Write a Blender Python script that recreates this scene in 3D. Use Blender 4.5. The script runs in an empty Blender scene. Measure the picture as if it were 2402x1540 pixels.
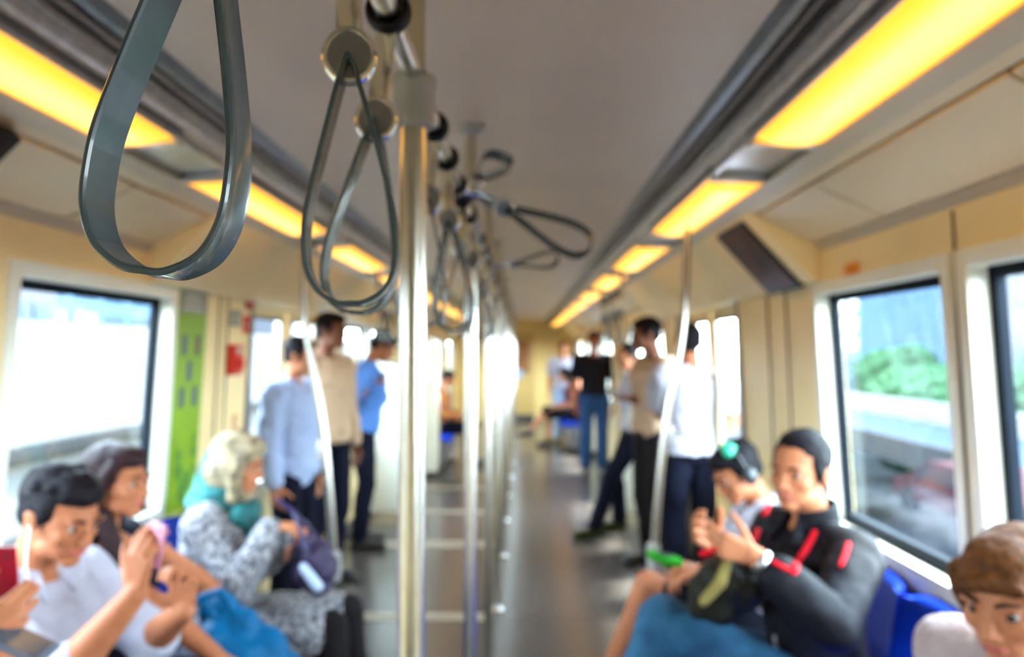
import bpy, bmesh, math, random
from mathutils import Vector, Matrix
V = Vector
rnd = random.Random(7)
SC = bpy.context.scene
COL = SC.collection
PI = math.pi

# ------------------------------------------------------------------ camera
FPX = 1700.0
cam_d = bpy.data.cameras.new('camera'); cam = bpy.data.objects.new('camera', cam_d); COL.objects.link(cam)
cam_d.sensor_width = 36.0; cam_d.lens = FPX / 2402 * 36.0
cam.location = (.15, 0, 1.54)
cam.rotation_euler = (math.radians(90 + 1.752), 0, math.radians(.81))
cam_d.clip_start = .02; cam_d.clip_end = 400
cam_d.dof.use_dof = True; cam_d.dof.focus_distance = .405
cam_d.dof.aperture_fstop = (cam_d.lens / 1000) / .0054; cam_d.dof.aperture_blades = 0
SC.camera = cam
CR = cam.rotation_euler.to_matrix(); CL = V(cam.location)
def at(px, py, y):
    """the point at depth y (metres down the car) seen at photo pixel px, py"""
    d = CR @ V(((px - 1201) / FPX, -(py - 770) / FPX, -1.0))
    return CL + d * (y / d.y)

# ------------------------------------------------------------------ materials
def lin(c):
    return tuple((x / 255 / 12.92) if x / 255 <= .04045 else ((x / 255 + .055) / 1.055) ** 2.4 for x in c)
MATS = {}
def M(name, rgb, rough=.5, metal=0., noise=0., scale=8., bump=0., bscale=60., rgb2=None, coat=0., spec=.5, sheen=0.):
    if name in MATS: return MATS[name]
    m = bpy.data.materials.new(name); m.use_nodes = True; nt = m.node_tree
    p = nt.nodes['Principled BSDF']
    c = lin(rgb)
    p.inputs['Base Color'].default_value = (*c, 1)
    p.inputs['Roughness'].default_value = rough; p.inputs['Metallic'].default_value = metal
    p.inputs['Coat Weight'].default_value = coat; p.inputs['Specular IOR Level'].default_value = spec
    p.inputs['Sheen Weight'].default_value = sheen
    tc = nt.nodes.new('ShaderNodeTexCoord')
    if noise or rgb2:
        n = nt.nodes.new('ShaderNodeTexNoise'); n.inputs['Scale'].default_value = scale; n.inputs['Detail'].default_value = 4
        nt.links.new(tc.outputs['Object'], n.inputs['Vector'])
        r = nt.nodes.new('ShaderNodeValToRGB'); nt.links.new(n.outputs['Fac'], r.inputs['Fac'])
        r.color_ramp.elements[0].position = .38; r.color_ramp.elements[1].position = .62
        if rgb2: a, b = c, lin(rgb2)
        else: a, b = tuple(x * (1 - noise) for x in c), tuple(min(1, x * (1 + noise)) for x in c)
        r.color_ramp.elements[0].color = (*a, 1); r.color_ramp.elements[1].color = (*b, 1)
        nt.links.new(r.outputs['Color'], p.inputs['Base Color'])
    if bump:
        n = nt.nodes.new('ShaderNodeTexNoise'); n.inputs['Scale'].default_value = bscale; n.inputs['Detail'].default_value = 3
        nt.links.new(tc.outputs['Object'], n.inputs['Vector'])
        b = nt.nodes.new('ShaderNodeBump'); b.inputs['Strength'].default_value = bump; b.inputs['Distance'].default_value = .01
        nt.links.new(n.outputs['Fac'], b.inputs['Height']); nt.links.new(b.outputs['Normal'], p.inputs['Normal'])
    MATS[name] = m
    return m
def glass_mat(name, tint, gloss):
    m = bpy.data.materials.new(name); m.use_nodes = True; nt = m.node_tree
    for n in list(nt.nodes):
        if n.type != 'OUTPUT_MATERIAL': nt.nodes.remove(n)
    o = [n for n in nt.nodes if n.type == 'OUTPUT_MATERIAL'][0]
    t = nt.nodes.new('ShaderNodeBsdfTransparent'); t.inputs['Color'].default_value = (*tint, 1)
    g = nt.nodes.new('ShaderNodeBsdfGlossy'); g.inputs['Roughness'].default_value = .03
    x = nt.nodes.new('ShaderNodeMixShader'); x.inputs[0].default_value = gloss
    nt.links.new(t.outputs[0], x.inputs[1]); nt.links.new(g.outputs[0], x.inputs[2]); nt.links.new(x.outputs[0], o.inputs[0])
    MATS[name] = m; return m
m_cream = M('cream_panel', (246, 222, 168), .38, noise=.03, scale=3)
m_white = M('white_reveal', (236, 238, 228), .35, noise=.03, scale=3)
m_ceil = M('ceiling_laminate', (212, 190, 172), .42, noise=.03, scale=2)
m_cove = M('cove_laminate', (214, 190, 150), .4, noise=.03, scale=2)
m_beige = M('beige_trim', (190, 176, 150), .4)
m_dark = M('dark_vent', (48, 46, 50), .4)
m_gap = M('shadow_gap', (70, 60, 55), .7)
m_alu = M('brushed_aluminium', (196, 196, 200), .28, 1., noise=.08, scale=30)
m_alud = M('dull_aluminium', (140, 140, 145), .33, .9, noise=.08, scale=30)
m_rubber = M('black_rubber', (16, 24, 34), .7, noise=.1, spec=.1)
m_glass = glass_mat('window_glass', (.93, .98, .98), .05)
m_chrome = M('chrome', (225, 222, 216), .16, 1.)
m_steel = M('satin_steel', (214, 212, 208), .24, 1., noise=.04, scale=40)
m_pclamp = M('grey_clamp', (168, 166, 164), .4, .2)
m_strap = M('grey_strap_plastic', (66, 78, 82), .27, noise=.06, scale=30, coat=.3)
m_black = M('black_plastic', (18, 18, 22), .4, spec=.2)
m_blue = M('blue_seat_plastic', (0, 48, 168), .5, noise=.08, scale=5, spec=.12)
m_green = M('lime_poster_green', (128, 165, 2), .4, noise=.06, scale=5)
m_red = M('red_paint', (205, 34, 18), .4)
m_grey = M('grey_print', (138, 142, 132), .5)
m_floor_skirt = M('dark_skirting', (70, 66, 62), .5)

def floor_mat():
    m = bpy.data.materials.new('vinyl_floor'); m.use_nodes = True; nt = m.node_tree; p = nt.nodes['Principled BSDF']
    p.inputs['Roughness'].default_value = .24
    tc = nt.nodes.new('ShaderNodeTexCoord')
    n = nt.nodes.new('ShaderNodeTexNoise'); n.inputs['Scale'].default_value = 2.5; n.inputs['Detail'].default_value = 2
    nt.links.new(tc.outputs['Object'], n.inputs['Vector'])
    r = nt.nodes.new('ShaderNodeValToRGB'); nt.links.new(n.outputs['Fac'], r.inputs['Fac'])
    r.color_ramp.elements[0].color = (*lin((74, 68, 65)), 1); r.color_ramp.elements[1].color = (*lin((80, 74, 70)), 1)
    nt.links.new(r.outputs['Color'], p.inputs['Base Color'])
    return m
m_floor = floor_mat()

def lamp_mat():
    # a fluorescent tube glowing behind a yellow diffuser: brightest along the tube (object X = 0)
    m = bpy.data.materials.new('yellow_diffuser'); m.use_nodes = True; nt = m.node_tree
    p = nt.nodes['Principled BSDF']; p.inputs['Base Color'].default_value = (.8, .6, .15, 1); p.inputs['Roughness'].default_value = .3
    tc = nt.nodes.new('ShaderNodeTexCoord'); s = nt.nodes.new('ShaderNodeSeparateXYZ'); nt.links.new(tc.outputs['Object'], s.inputs[0])
    def band(sock, w):
        a = nt.nodes.new('ShaderNodeMath'); a.operation = 'ABSOLUTE'; nt.links.new(sock, a.inputs[0])
        d = nt.nodes.new('ShaderNodeMapRange'); d.interpolation_type = 'SMOOTHSTEP'
        d.inputs['From Min'].default_value = w[0]; d.inputs['From Max'].default_value = w[1]
        d.inputs['To Min'].default_value = 1; d.inputs['To Max'].default_value = 0
        nt.links.new(a.outputs[0], d.inputs['Value']); return d.outputs['Result']
    bx = band(s.outputs['X'], (.012, .080)); by = band(s.outputs['Y'], (.40, .50))
    mu = nt.nodes.new('ShaderNodeMath'); mu.operation = 'MULTIPLY'; nt.links.new(bx, mu.inputs[0]); nt.links.new(by, mu.inputs[1])
    mix = nt.nodes.new('ShaderNodeMix'); mix.data_type = 'RGBA'
    mix.inputs[6].default_value = (.54, .20, .005, 1); mix.inputs[7].default_value = (.84, .43, .08, 1)
    nt.links.new(mu.outputs[0], mix.inputs[0]); nt.links.new(mix.outputs[2], p.inputs['Emission Color'])
    p.inputs['Emission Strength'].default_value = LAMP
    return m
LAMP = 1.0
m_lamp = lamp_mat()

# ------------------------------------------------------------------ object helpers
def link(name, bm, mat, parent=None, smooth=True, angle=None):
    me = bpy.data.meshes.new(name)
    if isinstance(bm, bmesh.types.BMesh):
        bmesh.ops.recalc_face_normals(bm, faces=bm.faces)
        bm.to_mesh(me); bm.free()
    else: me = bm
    for q in (mat if isinstance(mat, (list, tuple)) else [mat]): me.materials.append(q)
    if smooth:
        for f in me.polygons: f.use_smooth = True
        try: me.set_sharp_from_angle(angle=math.radians(angle or 35))
        except Exception: pass
    o = bpy.data.objects.new(name, me); COL.objects.link(o)
    if parent: o.parent = parent
    return o
def tag(o, label=None, cat=None, group=None, kind=None):
    if label: o['label'] = label
    if cat: o['category'] = cat
    if group: o['group'] = group
    if kind: o['kind'] = kind
    return o
def root(name, label, cat, loc=(0, 0, 0), rz=0, group=None, kind=None):
    o = bpy.data.objects.new(name, None); COL.objects.link(o); o.empty_display_size = .05
    o.location = loc; o.rotation_euler = (0, 0, rz)
    return tag(o, label, cat, group, kind)
def copy_tree(o, parent=None):
    c = o.copy(); COL.objects.link(c)
    if parent: c.parent = parent
    for ch in list(o.children): copy_tree(ch, c)
    return c
def box(bm, x0, x1, y0, y1, z0, z1, bev=0, rot=None, piv=None, shear=None):
    vs = [bm.verts.new((x, y, z)) for x in (x0, x1) for y in (y0, y1) for z in (z0, z1)]
    fs = [bm.faces.new([vs[i] for i in q]) for q in ((0, 1, 3, 2), (4, 6, 7, 5), (0, 4, 5, 1), (2, 3, 7, 6), (0, 2, 6, 4), (1, 5, 7, 3))]
    if bev:
        es = list({e for f in fs for e in f.edges})
        r = bmesh.ops.bevel(bm, geom=es, offset=bev, segments=2, affect='EDGES', profile=.6)
        vs = list({v for f in r['faces'] for v in f.verts} | {v for v in vs if v.is_valid})
    if rot is not None:
        p = V(piv) if piv is not None else V(((x0 + x1) / 2, (y0 + y1) / 2, (z0 + z1) / 2))
        for v in vs: v.co = rot @ (v.co - p) + p
    return vs
def prism(bm, poly, y0, y1):
    """poly: (x, z) outline extruded along y"""
    a = [bm.verts.new((x, y0, z)) for x, z in poly]; b = [bm.verts.new((x, y1, z)) for x, z in poly]
    n = len(poly)
    bm.faces.new(a); bm.faces.new(b[::-1])
    for i in range(n): bm.faces.new((a[i], b[i], b[(i + 1) % n], a[(i + 1) % n]))
def frames(pts, up=None):
    out = []; n = len(pts)
    for i, p in enumerate(pts):
        t = (pts[min(i + 1, n - 1)] - pts[max(i - 1, 0)]).normalized()
        if i == 0:
            u = up or (V((0, 0, 1)) if abs(t.z) < .9 else V((0, 1, 0)))
            u = (u - t * u.dot(t)).normalized()
        else:
            u = out[-1][1]; u = (u - t * u.dot(t)).normalized()
        out.append((t, u, t.cross(u)))
    return out
def tube(bm, pts, r, seg=20, cap=True):
    pts = [V(p) for p in pts]; fr = frames(pts); rings = []
    for i, (p, (t, u, w)) in enumerate(zip(pts, fr)):
        rr = r[i] if isinstance(r, (list, tuple)) else r
        rings.append([bm.verts.new(p + u * math.cos(2 * PI * k / seg) * rr + w * math.sin(2 * PI * k / seg) * rr) for k in range(seg)])
    for a, b in zip(rings, rings[1:]):
        for k in range(seg): bm.faces.new((a[k], a[(k + 1) % seg], b[(k + 1) % seg], b[k]))
    if cap: bm.faces.new(rings[0][::-1]); bm.faces.new(rings[-1])
def torus(bm, c, R_, r, axis='Y', seg=32, rs=12, sc=(1, 1, 1)):
    rings = []
    for i in range(seg):
        a = 2 * PI * i / seg; ring = []
        for k in range(rs):
            b = 2 * PI * k / rs; q = R_ + r * math.cos(b)
            x, y, z = q * math.cos(a), q * math.sin(a), r * math.sin(b)
            if axis == 'Y': x, y, z = x, z, y
            elif axis == 'X': x, y, z = z, x, y
            ring.append(bm.verts.new((c[0] + x * sc[0], c[1] + y * sc[1], c[2] + z * sc[2])))
        rings.append(ring)
    for i in range(seg):
        a, b = rings[i], rings[(i + 1) % seg]
        for k in range(rs): bm.faces.new((a[k], b[k], b[(k + 1) % rs], a[(k + 1) % rs]))
def lathe(bm, prof, c=(0, 0, 0), seg=32, sc=(1, 1)):
    rings = [[bm.verts.new((c[0] + r * math.cos(2 * PI * k / seg) * sc[0], c[1] + r * math.sin(2 * PI * k / seg) * sc[1], c[2] + z)) for k in range(seg)] for r, z in prof]
    for a, b in zip(rings, rings[1:]):
        for k in range(seg): bm.faces.new((a[k], a[(k + 1) % seg], b[(k + 1) % seg], b[k]))
    bm.faces.new(rings[0][::-1]); bm.faces.new(rings[-1])
def spline(pts, n=8):
    pts = [V(p) for p in pts]; P = [pts[0] * 2 - pts[1]] + pts + [pts[-1] * 2 - pts[-2]]; out = []
    for i in range(1, len(P) - 2):
        for k in range(n):
            t = k / n; a, b, c, d = P[i - 1:i + 3]
            out.append(.5 * ((2 * b) + (c - a) * t + (2 * a - 5 * b + 4 * c - d) * t * t + (3 * b - a - 3 * c + d) * t ** 3))
    out.append(pts[-1]); return out
B = bmesh.new

# ------------------------------------------------------------------ the car shell
Y0, Y1 = -2.2, 16.0
ZC = 2.2
def wx(z): return 1.315 - .055 * max(0, z - .85)
BAY = 5.0
DOORS = [(-1.15, .25), (3.75, 5.25), (13.5, 15.0)]
ZONES = [(-1.85, .92), (2.70, 5.95), (13.2, 15.95)]     # door vestibules
def win_set(s):
    far = 2.75 if s > 0 else 2.90
    ws = [(.97, 1.82), (1.92 if s > 0 else 2.0, far)]
    ws += [(5.75, 6.6), (6.75, 7.6), (9.1, 9.95), (10.05, 10.9), (11.6, 12.45)]
    return ws
ZW0, ZW1 = .90, 1.755
tag(link('floor', (lambda b: (box(b, -1.45, 1.45, Y0, Y1, -.06, 0), b)[1])(B()), m_floor, smooth=False), kind='structure')
def ceiling():
    b = B(); box(b, -.64, .64, Y0, Y1, ZC, ZC + .05)
    return tag(link('ceiling', b, m_ceil, smooth=False), kind='structure')
ceiling()
# roof skin above the coves so daylight stays out
def roof():
    b = B(); box(b, -1.5, 1.5, Y0, Y1, ZC + .06, ZC + .12)
    tag(link('ceiling', b, m_ceil, smooth=False), kind='structure')
roof()
trim_n = [0]
def trim(bm, mat, smooth=False, parent=None):
    trim_n[0] += 1
    return tag(link('trim_%d' % trim_n[0], bm, mat, smooth=smooth), kind='structure')
for s in (-1, 1):
    side = 'right' if s > 0 else 'left'
    P = lambda pts: [(s * x, z) for x, z in pts]
    # ceiling edge: grey shoulder, dark air slot, silver mouldings
    b = B(); prism(b, P([(.635, 2.2), (.66, 2.188), (.682, 2.186), (.682, 2.25), (.635, 2.25)]), Y0, Y1); trim(b, m_alud)
    b = B(); prism(b, P([(.682, 2.2), (.725, 2.182), (.735, 2.25), (.682, 2.25)]), Y0, Y1); trim(b, m_dark)
    b = B(); prism(b, P([(.694, 2.186), (.699, 2.174), (.704, 2.184), (.704, 2.2), (.694, 2.2)]), Y0, Y1); trim(b, m_alud)
    b = B(); prism(b, P([(.722, 2.186), (.728, 2.164), (.738, 2.16), (.742, 2.142), (.746, 2.134), (.752, 2.112), (.742, 2.10), (.744, 2.088), (.76, 2.088), (.76, 2.25), (.722, 2.25)]), Y0, Y1); trim(b, m_alu)
    b = B(); prism(b, P([(.753, 2.100), (.936, 2.094), (.936, 2.2), (.753, 2.2)]), Y0, Y1); trim(b, m_alu)
    b = B(); prism(b, P([(.926, 2.074), (.985, 2.056), (.985, 2.12), (.926, 2.12)]), Y0, Y1); trim(b, m_beige)
    # wall: lower panel, sill, header, posts, split by openings
    wins, w = win_set(s), B()
    def wbox(x0, x1, ya, yb, za, zb):
        if za < .85 < zb: wbox(x0, x1, ya, yb, za, .85); za = .85
        vs = box(w, x0, x1, ya, yb, za, zb)
        for v in vs: v.co.x = s * (v.co.x - .055 * max(0, v.co.z - .85))
    ys = sorted([(a, b_, 'w') for a, b_ in wins] + [(a, b_, 'd') for a, b_ in DOORS])
    cur = Y0
    for a, b_, k in ys:
        wbox(1.315, 1.40, cur, a, 0, 1.95)
        if k == 'w': wbox(1.315, 1.40, a, b_, 0, ZW0); wbox(1.315, 1.40, a, b_, ZW1, 1.95)
        else: wbox(1.315, 1.40, a, b_, 1.83, 1.95)
        cur = b_
    wbox(1.315, 1.40, cur, Y1, 0, 1.95)
    wl = tag(link('wall_' + side, w, m_cream, smooth=False), kind='structure')
    # outer skin between openings (thin strip over the header) keeps the sky out
    b = B(); prism(b, P([(1.30, 1.93), (1.42, 1.93), (1.42, 2.3), (1.38, 2.3), (1.38, 1.97), (1.30, 1.97)]), Y0, Y1); trim(b, m_beige)
    b = B(); box(b, min(s * 1.318, s * 1.30), max(s * 1.318, s * 1.30), Y0, Y1, 0, .10)
    tag(link('baseboard_' + side, b, m_floor_skirt, smooth=False), kind='structure')
    # panel joints in the wall
    for yj in ((3.36, 3.46, 1.87) if s < 0 else (3.07, 3.30, 1.87)) + (5.6, 6.68, 8.3, 8.55, 11.2, 13.2):
        b = B(); x = wx(1.35) * s
        vs = box(b, -.006, .0008, yj - .004, yj + .004, .1, 1.9)
        for v in vs: v.co.x = s * (wx(v.co.z) + (v.co.x if v.co.x < 0 else .004) * .4)
        trim(b, m_gap)
    # cove panels over the benches (shallow), headers over the doors (steep)
    cur = Y0
    for za, zb in ZONES + [(Y1, Y1)]:
        if za > cur + .05:
            y = cur
            n = max(1, round((za - cur) / .8)); st = (za - cur) / n
            if abs(za - 2.70) < .01: marks = [cur, 1.3, 2.17, za]
            else: marks = [cur + i * st for i in range(n + 1)]
            b = B(); prism(b, P([(.985, 2.056), (1.02, 2.046), (1.02, 2.08), (.985, 2.08)]), cur, za); trim(b, m_cove)
            for ya, yb in zip(marks, marks[1:]):
                b = B(); prism(b, P([(1.026, 2.036), (1.232, 1.940), (1.24, 1.99), (1.03, 2.08)]), ya + .006, yb - .006); trim(b, m_cove)
            b = B(); prism(b, P([(1.015, 2.052), (1.235, 1.950), (1.235, 1.99), (1.015, 2.09)]), cur, za); trim(b, m_gap)
            b = B(); prism(b, P([(1.238, 1.937), (1.262, 1.90), (1.30, 1.90), (1.30, 1.99), (1.24, 1.99)]), cur, za); trim(b, m_beige)
        if zb > za:
            zs = max(za, Y0 + .01)
            ze = min(zb, Y1)
            b = B(); prism(b, P([(.985, 2.056), (1.0, 2.045), (1.225, 1.80), (1.30, 1.79), (1.30, 2.12), (.985, 2.12)]), zs, ze)
            trim(b, m_cream)
        cur = zb
    # windows
    for i, (a, b_) in enumerate(wins):
        wn = i + 1 + (0 if s < 0 else len(wins))
        fb = B()
        xo = 1.372
        def bar(y0, y1, z0, z1, t=.0):
            vs = box(fb, xo - .016, xo + .012, y0, y1, z0, z1, bev=.004)
            for v in vs: v.co.x = s * (v.co.x - .055 * max(0, v.co.z - .85))
        g = .034
        bar(a, b_, ZW0, ZW0 + g + .012); bar(a, b_, ZW1 - g, ZW1); bar(a, a + g, ZW0, ZW1); bar(b_ - g, b_, ZW0, ZW1)
        wo = tag(link('window_%d' % wn, fb, m_rubber), kind='structure')
        pb = B(); vs = box(pb, xo - .002, xo + .002, a + .02, b_ - .02, ZW0 + .02, ZW1 - .02)
        for v in vs: v.co.x = s * (v.co.x - .055 * max(0, v.co.z - .85))
        link('pane', pb, m_glass, wo, smooth=False)
        rb = B()       # white reveal lining + raised lip on the wall
        def rv(y0, y1, z0, z1, x0=1.302, x1=1.366):
            vs = box(rb, x0, x1, y0, y1, z0, z1, bev=.003)
            for v in vs: v.co.x = s * (v.co.x - .055 * max(0, v.co.z - .85))
        rv(a - .035, a + .008, ZW0 - .05, ZW1 + .04); rv(b_ - .008, b_ + .04, ZW0 - .05, ZW1 + .04)
        rv(a, b_, ZW0 - .06, ZW0 + .006); rv(a, b_, ZW1 - .006, ZW1 + .04)
        link('window_reveal', rb, m_white, wo)
    # doors: two leaves, each with a tall pane
    for i, (a, b_) in enumerate(DOORS):
        dn = i + 1 + (0 if s < 0 else len(DOORS)); mid = (a + b_) / 2
        fb = B()
        for y0, y1 in ((a, a + .05), (b_ - .05, b_)):
            vs = box(fb, 1.31, 1.40, y0, y1, 0, 1.84, bev=.008)
            for v in vs: v.co.x = s * (v.co.x - .055 * max(0, v.co.z - .85))
        do = tag(link('door_%d' % dn, fb, m_alud), kind='structure')
        for (y0, y1) in ((a + .05, mid - .006), (mid + .006, b_ - .05)):
            lb = B(); wa, wb, z0, z1 = y0 + .10, y1 - .10, .78, 1.72
            for q in ((y0, wa, 0, 1.84), (wb, y1, 0, 1.84), (wa, wb, 0, z0), (wa, wb, z1, 1.84)):
                vs = box(lb, 1.372, 1.392, *q)
                for v in vs: v.co.x = s * (v.co.x - .055 * max(0, v.co.z - .85))
            lf = link('door_leaf', lb, m_cream, do, smooth=False)
            gb = B(); vs = box(gb, 1.380, 1.384, wa - .005, wb + .005, z0 - .005, z1 + .005)
            for v in vs: v.co.x = s * (v.co.x - .055 * max(0, v.co.z - .85))
            link('pane', gb, m_glass, lf, smooth=False)
            rb = B()
            for q in ((wa - .012, wb + .012, z0 - .012, z0 + .006), (wa - .012, wb + .012, z1 - .006, z1 + .012), (wa - .012, wa + .006, z0, z1), (wb - .006, wb + .012, z0, z1)):
                vs = box(rb, 1.366, 1.376, *q)
                for v in vs: v.co.x = s * (v.co.x - .055 * max(0, v.co.z - .85))
            link('window_seal', rb, m_alud, lf, smooth=False)
# end walls
b = B(); box(b, -1.45, -.42, Y1, Y1 + .06, 0, 2.3); box(b, .42, 1.45, Y1, Y1 + .06, 0, 2.3); box(b, -.42, .42, Y1, Y1 + .06, 1.95, 2.3)
tag(link('wall_back', b, M('end_wall_yellow', (226, 196, 128), .45), smooth=False), kind='structure')
b = B(); box(b, -1.45, 1.45, Y0 - .06, Y0, 0, 2.3)
tag(link('wall_front', b, m_cream, smooth=False), kind='structure')
b = B(); box(b, -.42, .42, Y1 + .02, Y1 + .06, 0, 1.95, bev=.004)
ed = tag(link('door_9', b, M('end_door_tan', (196, 164, 100), .45)), kind='structure')
b = B(); box(b, -.30, .30, Y1 + .005, Y1 + .018, 1.05, 1.75, bev=.003); link('door_panel', b, M('brown_print', (150, 98, 52), .5, noise=.3, scale=9), ed)
b = B(); box(b, -.06, .16, Y1 - .004, Y1 + .002, .93, 1.13); link('notice', b, M('pale_blue_print', (150, 180, 214), .5), ed, smooth=False)
b = B(); box(b, -.42, .42, Y1 - .012, Y1 + .0, 0, .14); trim(b, m_floor_skirt)

# sun patches on the left floor, painted as thin pale strips
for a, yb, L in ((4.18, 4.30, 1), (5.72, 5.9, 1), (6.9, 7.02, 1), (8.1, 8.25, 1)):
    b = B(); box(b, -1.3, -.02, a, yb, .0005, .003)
    trim(b, M('painted_sun_patch', (150, 138, 120), .35, noise=.1, scale=20))

# ------------------------------------------------------------------ ceiling lights
def make_light():
    r = root('ceiling_light', 'x', 'ceiling light')
    L, hw = .52, .094
    d = B(); n, k = 14, 24
    rows = []
    for i in range(n + 1):
        u = -1 + 2 * i / n; row = []
        for j in range(k + 1):
            v = -1 + 2 * j / k
            e = max(0, (abs(v) - .9) / .1)
            z = -.032 * (1 - u * u) ** .55 * (1 - e ** 2.2) ** .5
            row.append(d.verts.new((u * hw, v * L, z)))
        rows.append(row)
    for p_, q in zip(rows, rows[1:]):
        for j in range(k): d.faces.new((p_[j], q[j], q[j + 1], p_[j + 1]))
    dif = link('diffuser', d, m_lamp, r)
    h = B(); box(h, -hw, hw, -L - .03, L + .03, .001, .03, bev=.004); link('housing', h, m_alud, r)
    for s in (-1, 1):
        c = B(); box(c, -hw + .004, hw - .004, s * (L + .015) - .018, s * (L + .015) + .018, -.018, .003, bev=.006); link('end_cap', c, m_alu, r)
    return r
proto_light = make_light()
ordw = ['first', 'second', 'third', 'fourth', 'fifth', 'sixth', 'seventh', 'eighth', 'ninth', 'tenth', 'eleventh', 'twelfth']
first = True
for s in (-1, 1):
    for k in range(11):
        yc = 2.80 + 1.46 * (k - 1)
        if s > 0: yc += .03
        if yc > 15.4: continue
        o = proto_light if first else copy_tree(proto_light); first = False
        o.location = (s * .838, yc, 2.092); o.rotation_euler = (0, s * .03, 0)
        tag(o, 'yellow glowing ceiling light, %s from the front in the %s row' % (ordw[k], 'right' if s > 0 else 'left'), 'ceiling light', 'yellow ceiling lights along both ceiling edges')

# ------------------------------------------------------------------ centre rail, stanchions
RZ = 1.92
def make_rail():
    r = root('grab_rail', 'long round steel overhead grab rail down the middle of the car', 'handrail', (0, -.4, RZ))
    b = B(); tube(b, [(0, 0, 0), (0, 15.6, 0)], .0145, 24); link('rail_tube', b, m_steel, r)
    for y in (.1,):
        q = B(); tube(q, [(0, .02, 0), (0, .02, .32)], .014, 20); link('rail_hanger', q, m_steel, r)
make_rail()
def make_stanchion():
    r = root('stanchion', 'x', 'grab pole')
    b = B(); tube(b, [(0, 0, .0), (0, 0, 1.86)], .0190, 28); link('pole', b, m_steel, r)
    b = B(); lathe(b, [(.019, 1.845), (.027, 1.848), (.029, 1.856), (.029, 1.90), (.031, 1.903), (.031, 1.915), (.026, 1.92), (.02, 1.922)], seg=32)
    link('joint_clamp', b, m_pclamp, r)
    b = B(); tube(b, [(0, 0, 1.915), (0, 0, 2.2)], .0165, 24); link('upper_pole', b, m_beige, r)
    b = B(); lathe(b, [(.02, 2.17), (.034, 2.185), (.036, 2.1995)]); link('ceiling_flange', b, m_pclamp, r)
    b = B(); lathe(b, [(.045, 0.0005), (.045, .008), (.03, .02), (.02, .03)]); link('floor_flange', b, m_steel, r)
    return r
ps = make_stanchion()
for k in range(13):
    y = .99 + 1.12 * k
    o = ps if k == 0 else copy_tree(ps)
    o.location = (0, y, 0)
    tag(o, ('thick steel grab pole nearest the camera, floor to ceiling in the middle of the aisle' if k == 0 else
            'steel grab pole in the middle of the aisle, %s behind the nearest one' % ordw[k - 1]), 'grab pole', 'grab poles down the middle of the car')

# ------------------------------------------------------------------ hand straps
LOOP = [(0, 0), (.0085, -.02), (.0215, -.06), (.0325, -.095), (.0415, -.128), (.044, -.150), (.0425, -.172), (.0330, -.190), (.0150, -.2002), (0, -.2015)]
LOOP = [(x * .88, z * 1.075) for x, z in LOOP]
def strap_loop_mesh(W=.030, T=.0042):
    pts = [V((-x, 0, z)) for x, z in LOOP[::-1]] + [V((x, 0, z)) for x, z in LOOP[1:]]
    pts = [V((x, 0, z)) for x, z in LOOP] + [V((-x, 0, z)) for x, z in LOOP[-2::-1]]
    c = spline(pts, 10); c = c[:-1]
    b = B(); rings = []; n = len(c)
    prof = [(-W / 2, -.2), (-W / 2 + .0012, -.5), (-W / 2 + .003, -.36), (0, -.30), (W / 2 - .003, -.36), (W / 2 - .0012, -.5), (W / 2, -.2),
            (W / 2, .2), (W / 2 - .0012, .5), (W / 2 - .003, .5), (-W / 2 + .003, .5), (-W / 2 + .0012, .5), (-W / 2, .2)]
    for i in range(n):
        t = (c[(i + 1) % n] - c[i - 1]); t.y = 0; t.normalize(); nrm = V((t.z, 0, -t.x))
        if i == 0: nrm = V((0, 0, 1))
        rings.append([b.verts.new(c[i] + V((0, y, 0)) + nrm * (h * T)) for y, h in prof])
    m = len(prof)
    for i in range(n):
        a, q = rings[i], rings[(i + 1) % n]
        for k in range(m): b.faces.new((a[k], q[k], q[(k + 1) % m], a[(k + 1) % m]))
    return b
def make_strap():
    # origin at the rail centre, hanging down; parts share one swing
    r = root('hand_strap', 'x', 'hand strap')
    b = B(); torus(b, (0, 0, 0), .0205, .0058, 'Y', 32, 12, (1, 2.0, 1)); link('rail_ring', b, m_black, r)
    b = B()
    box(b, -.0115, .0115, -.0035, .0035, -.110, -.018, bev=.002); link('hanger', b, m_chrome, r)
    b = B(); lathe(b, [(.012, -.006), (.0195, -.0055), (.0205, 0), (.0195, .0055), (.012, .006)], seg=32)
    for v in b.verts: v.co = V((v.co.x, v.co.z, v.co.y * 1.08 - .123))
    cl = link('clip', b, m_alud, r)
    b = B(); torus(b, (0, 0, -.123), .0205, .0042, 'Y', 36, 10, (1, 1.5, 1.08)); link('clip_rim', b, m_chrome, cl)
    b = strap_loop_mesh(); 
    for v in b.verts: v.co.z -= .123
    link('loop_handle', b, m_strap, r)
    return r
pstrap = make_strap()
STR = 'grey loop hand straps on the centre rail'
straps = [ # y, swing about y axis (+ = towards -x when hanging), swing about x, twist, label
    (.40, 7.6, 0, 0, 'large sharp grey loop hand strap nearest the camera, at upper left'),
    (.625, -1.0, 0, 6, 'blurred grey hand strap left of the near pole, the larger of two'),
    (.80, 6.0, 0, 0, 'smaller grey loop hand strap tucked behind the larger one left of the near pole'),
    (1.64, V((.90, .1, -.42)), V((.35, .78, .52)), 0, 'grey hand strap swung sideways to the right with its loop lying out under the ceiling'),
    (1.75, V((.27, .80, .47)), V((-.3, .6, -.7)), 0, 'grey hand strap flipped up over the rail below the ceiling'),
    (3.30, V((.88, .3, .15)), V((.1, .8, .5)), 0, 'small far hand strap held out sideways to the right below the ceiling'),
]
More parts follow.
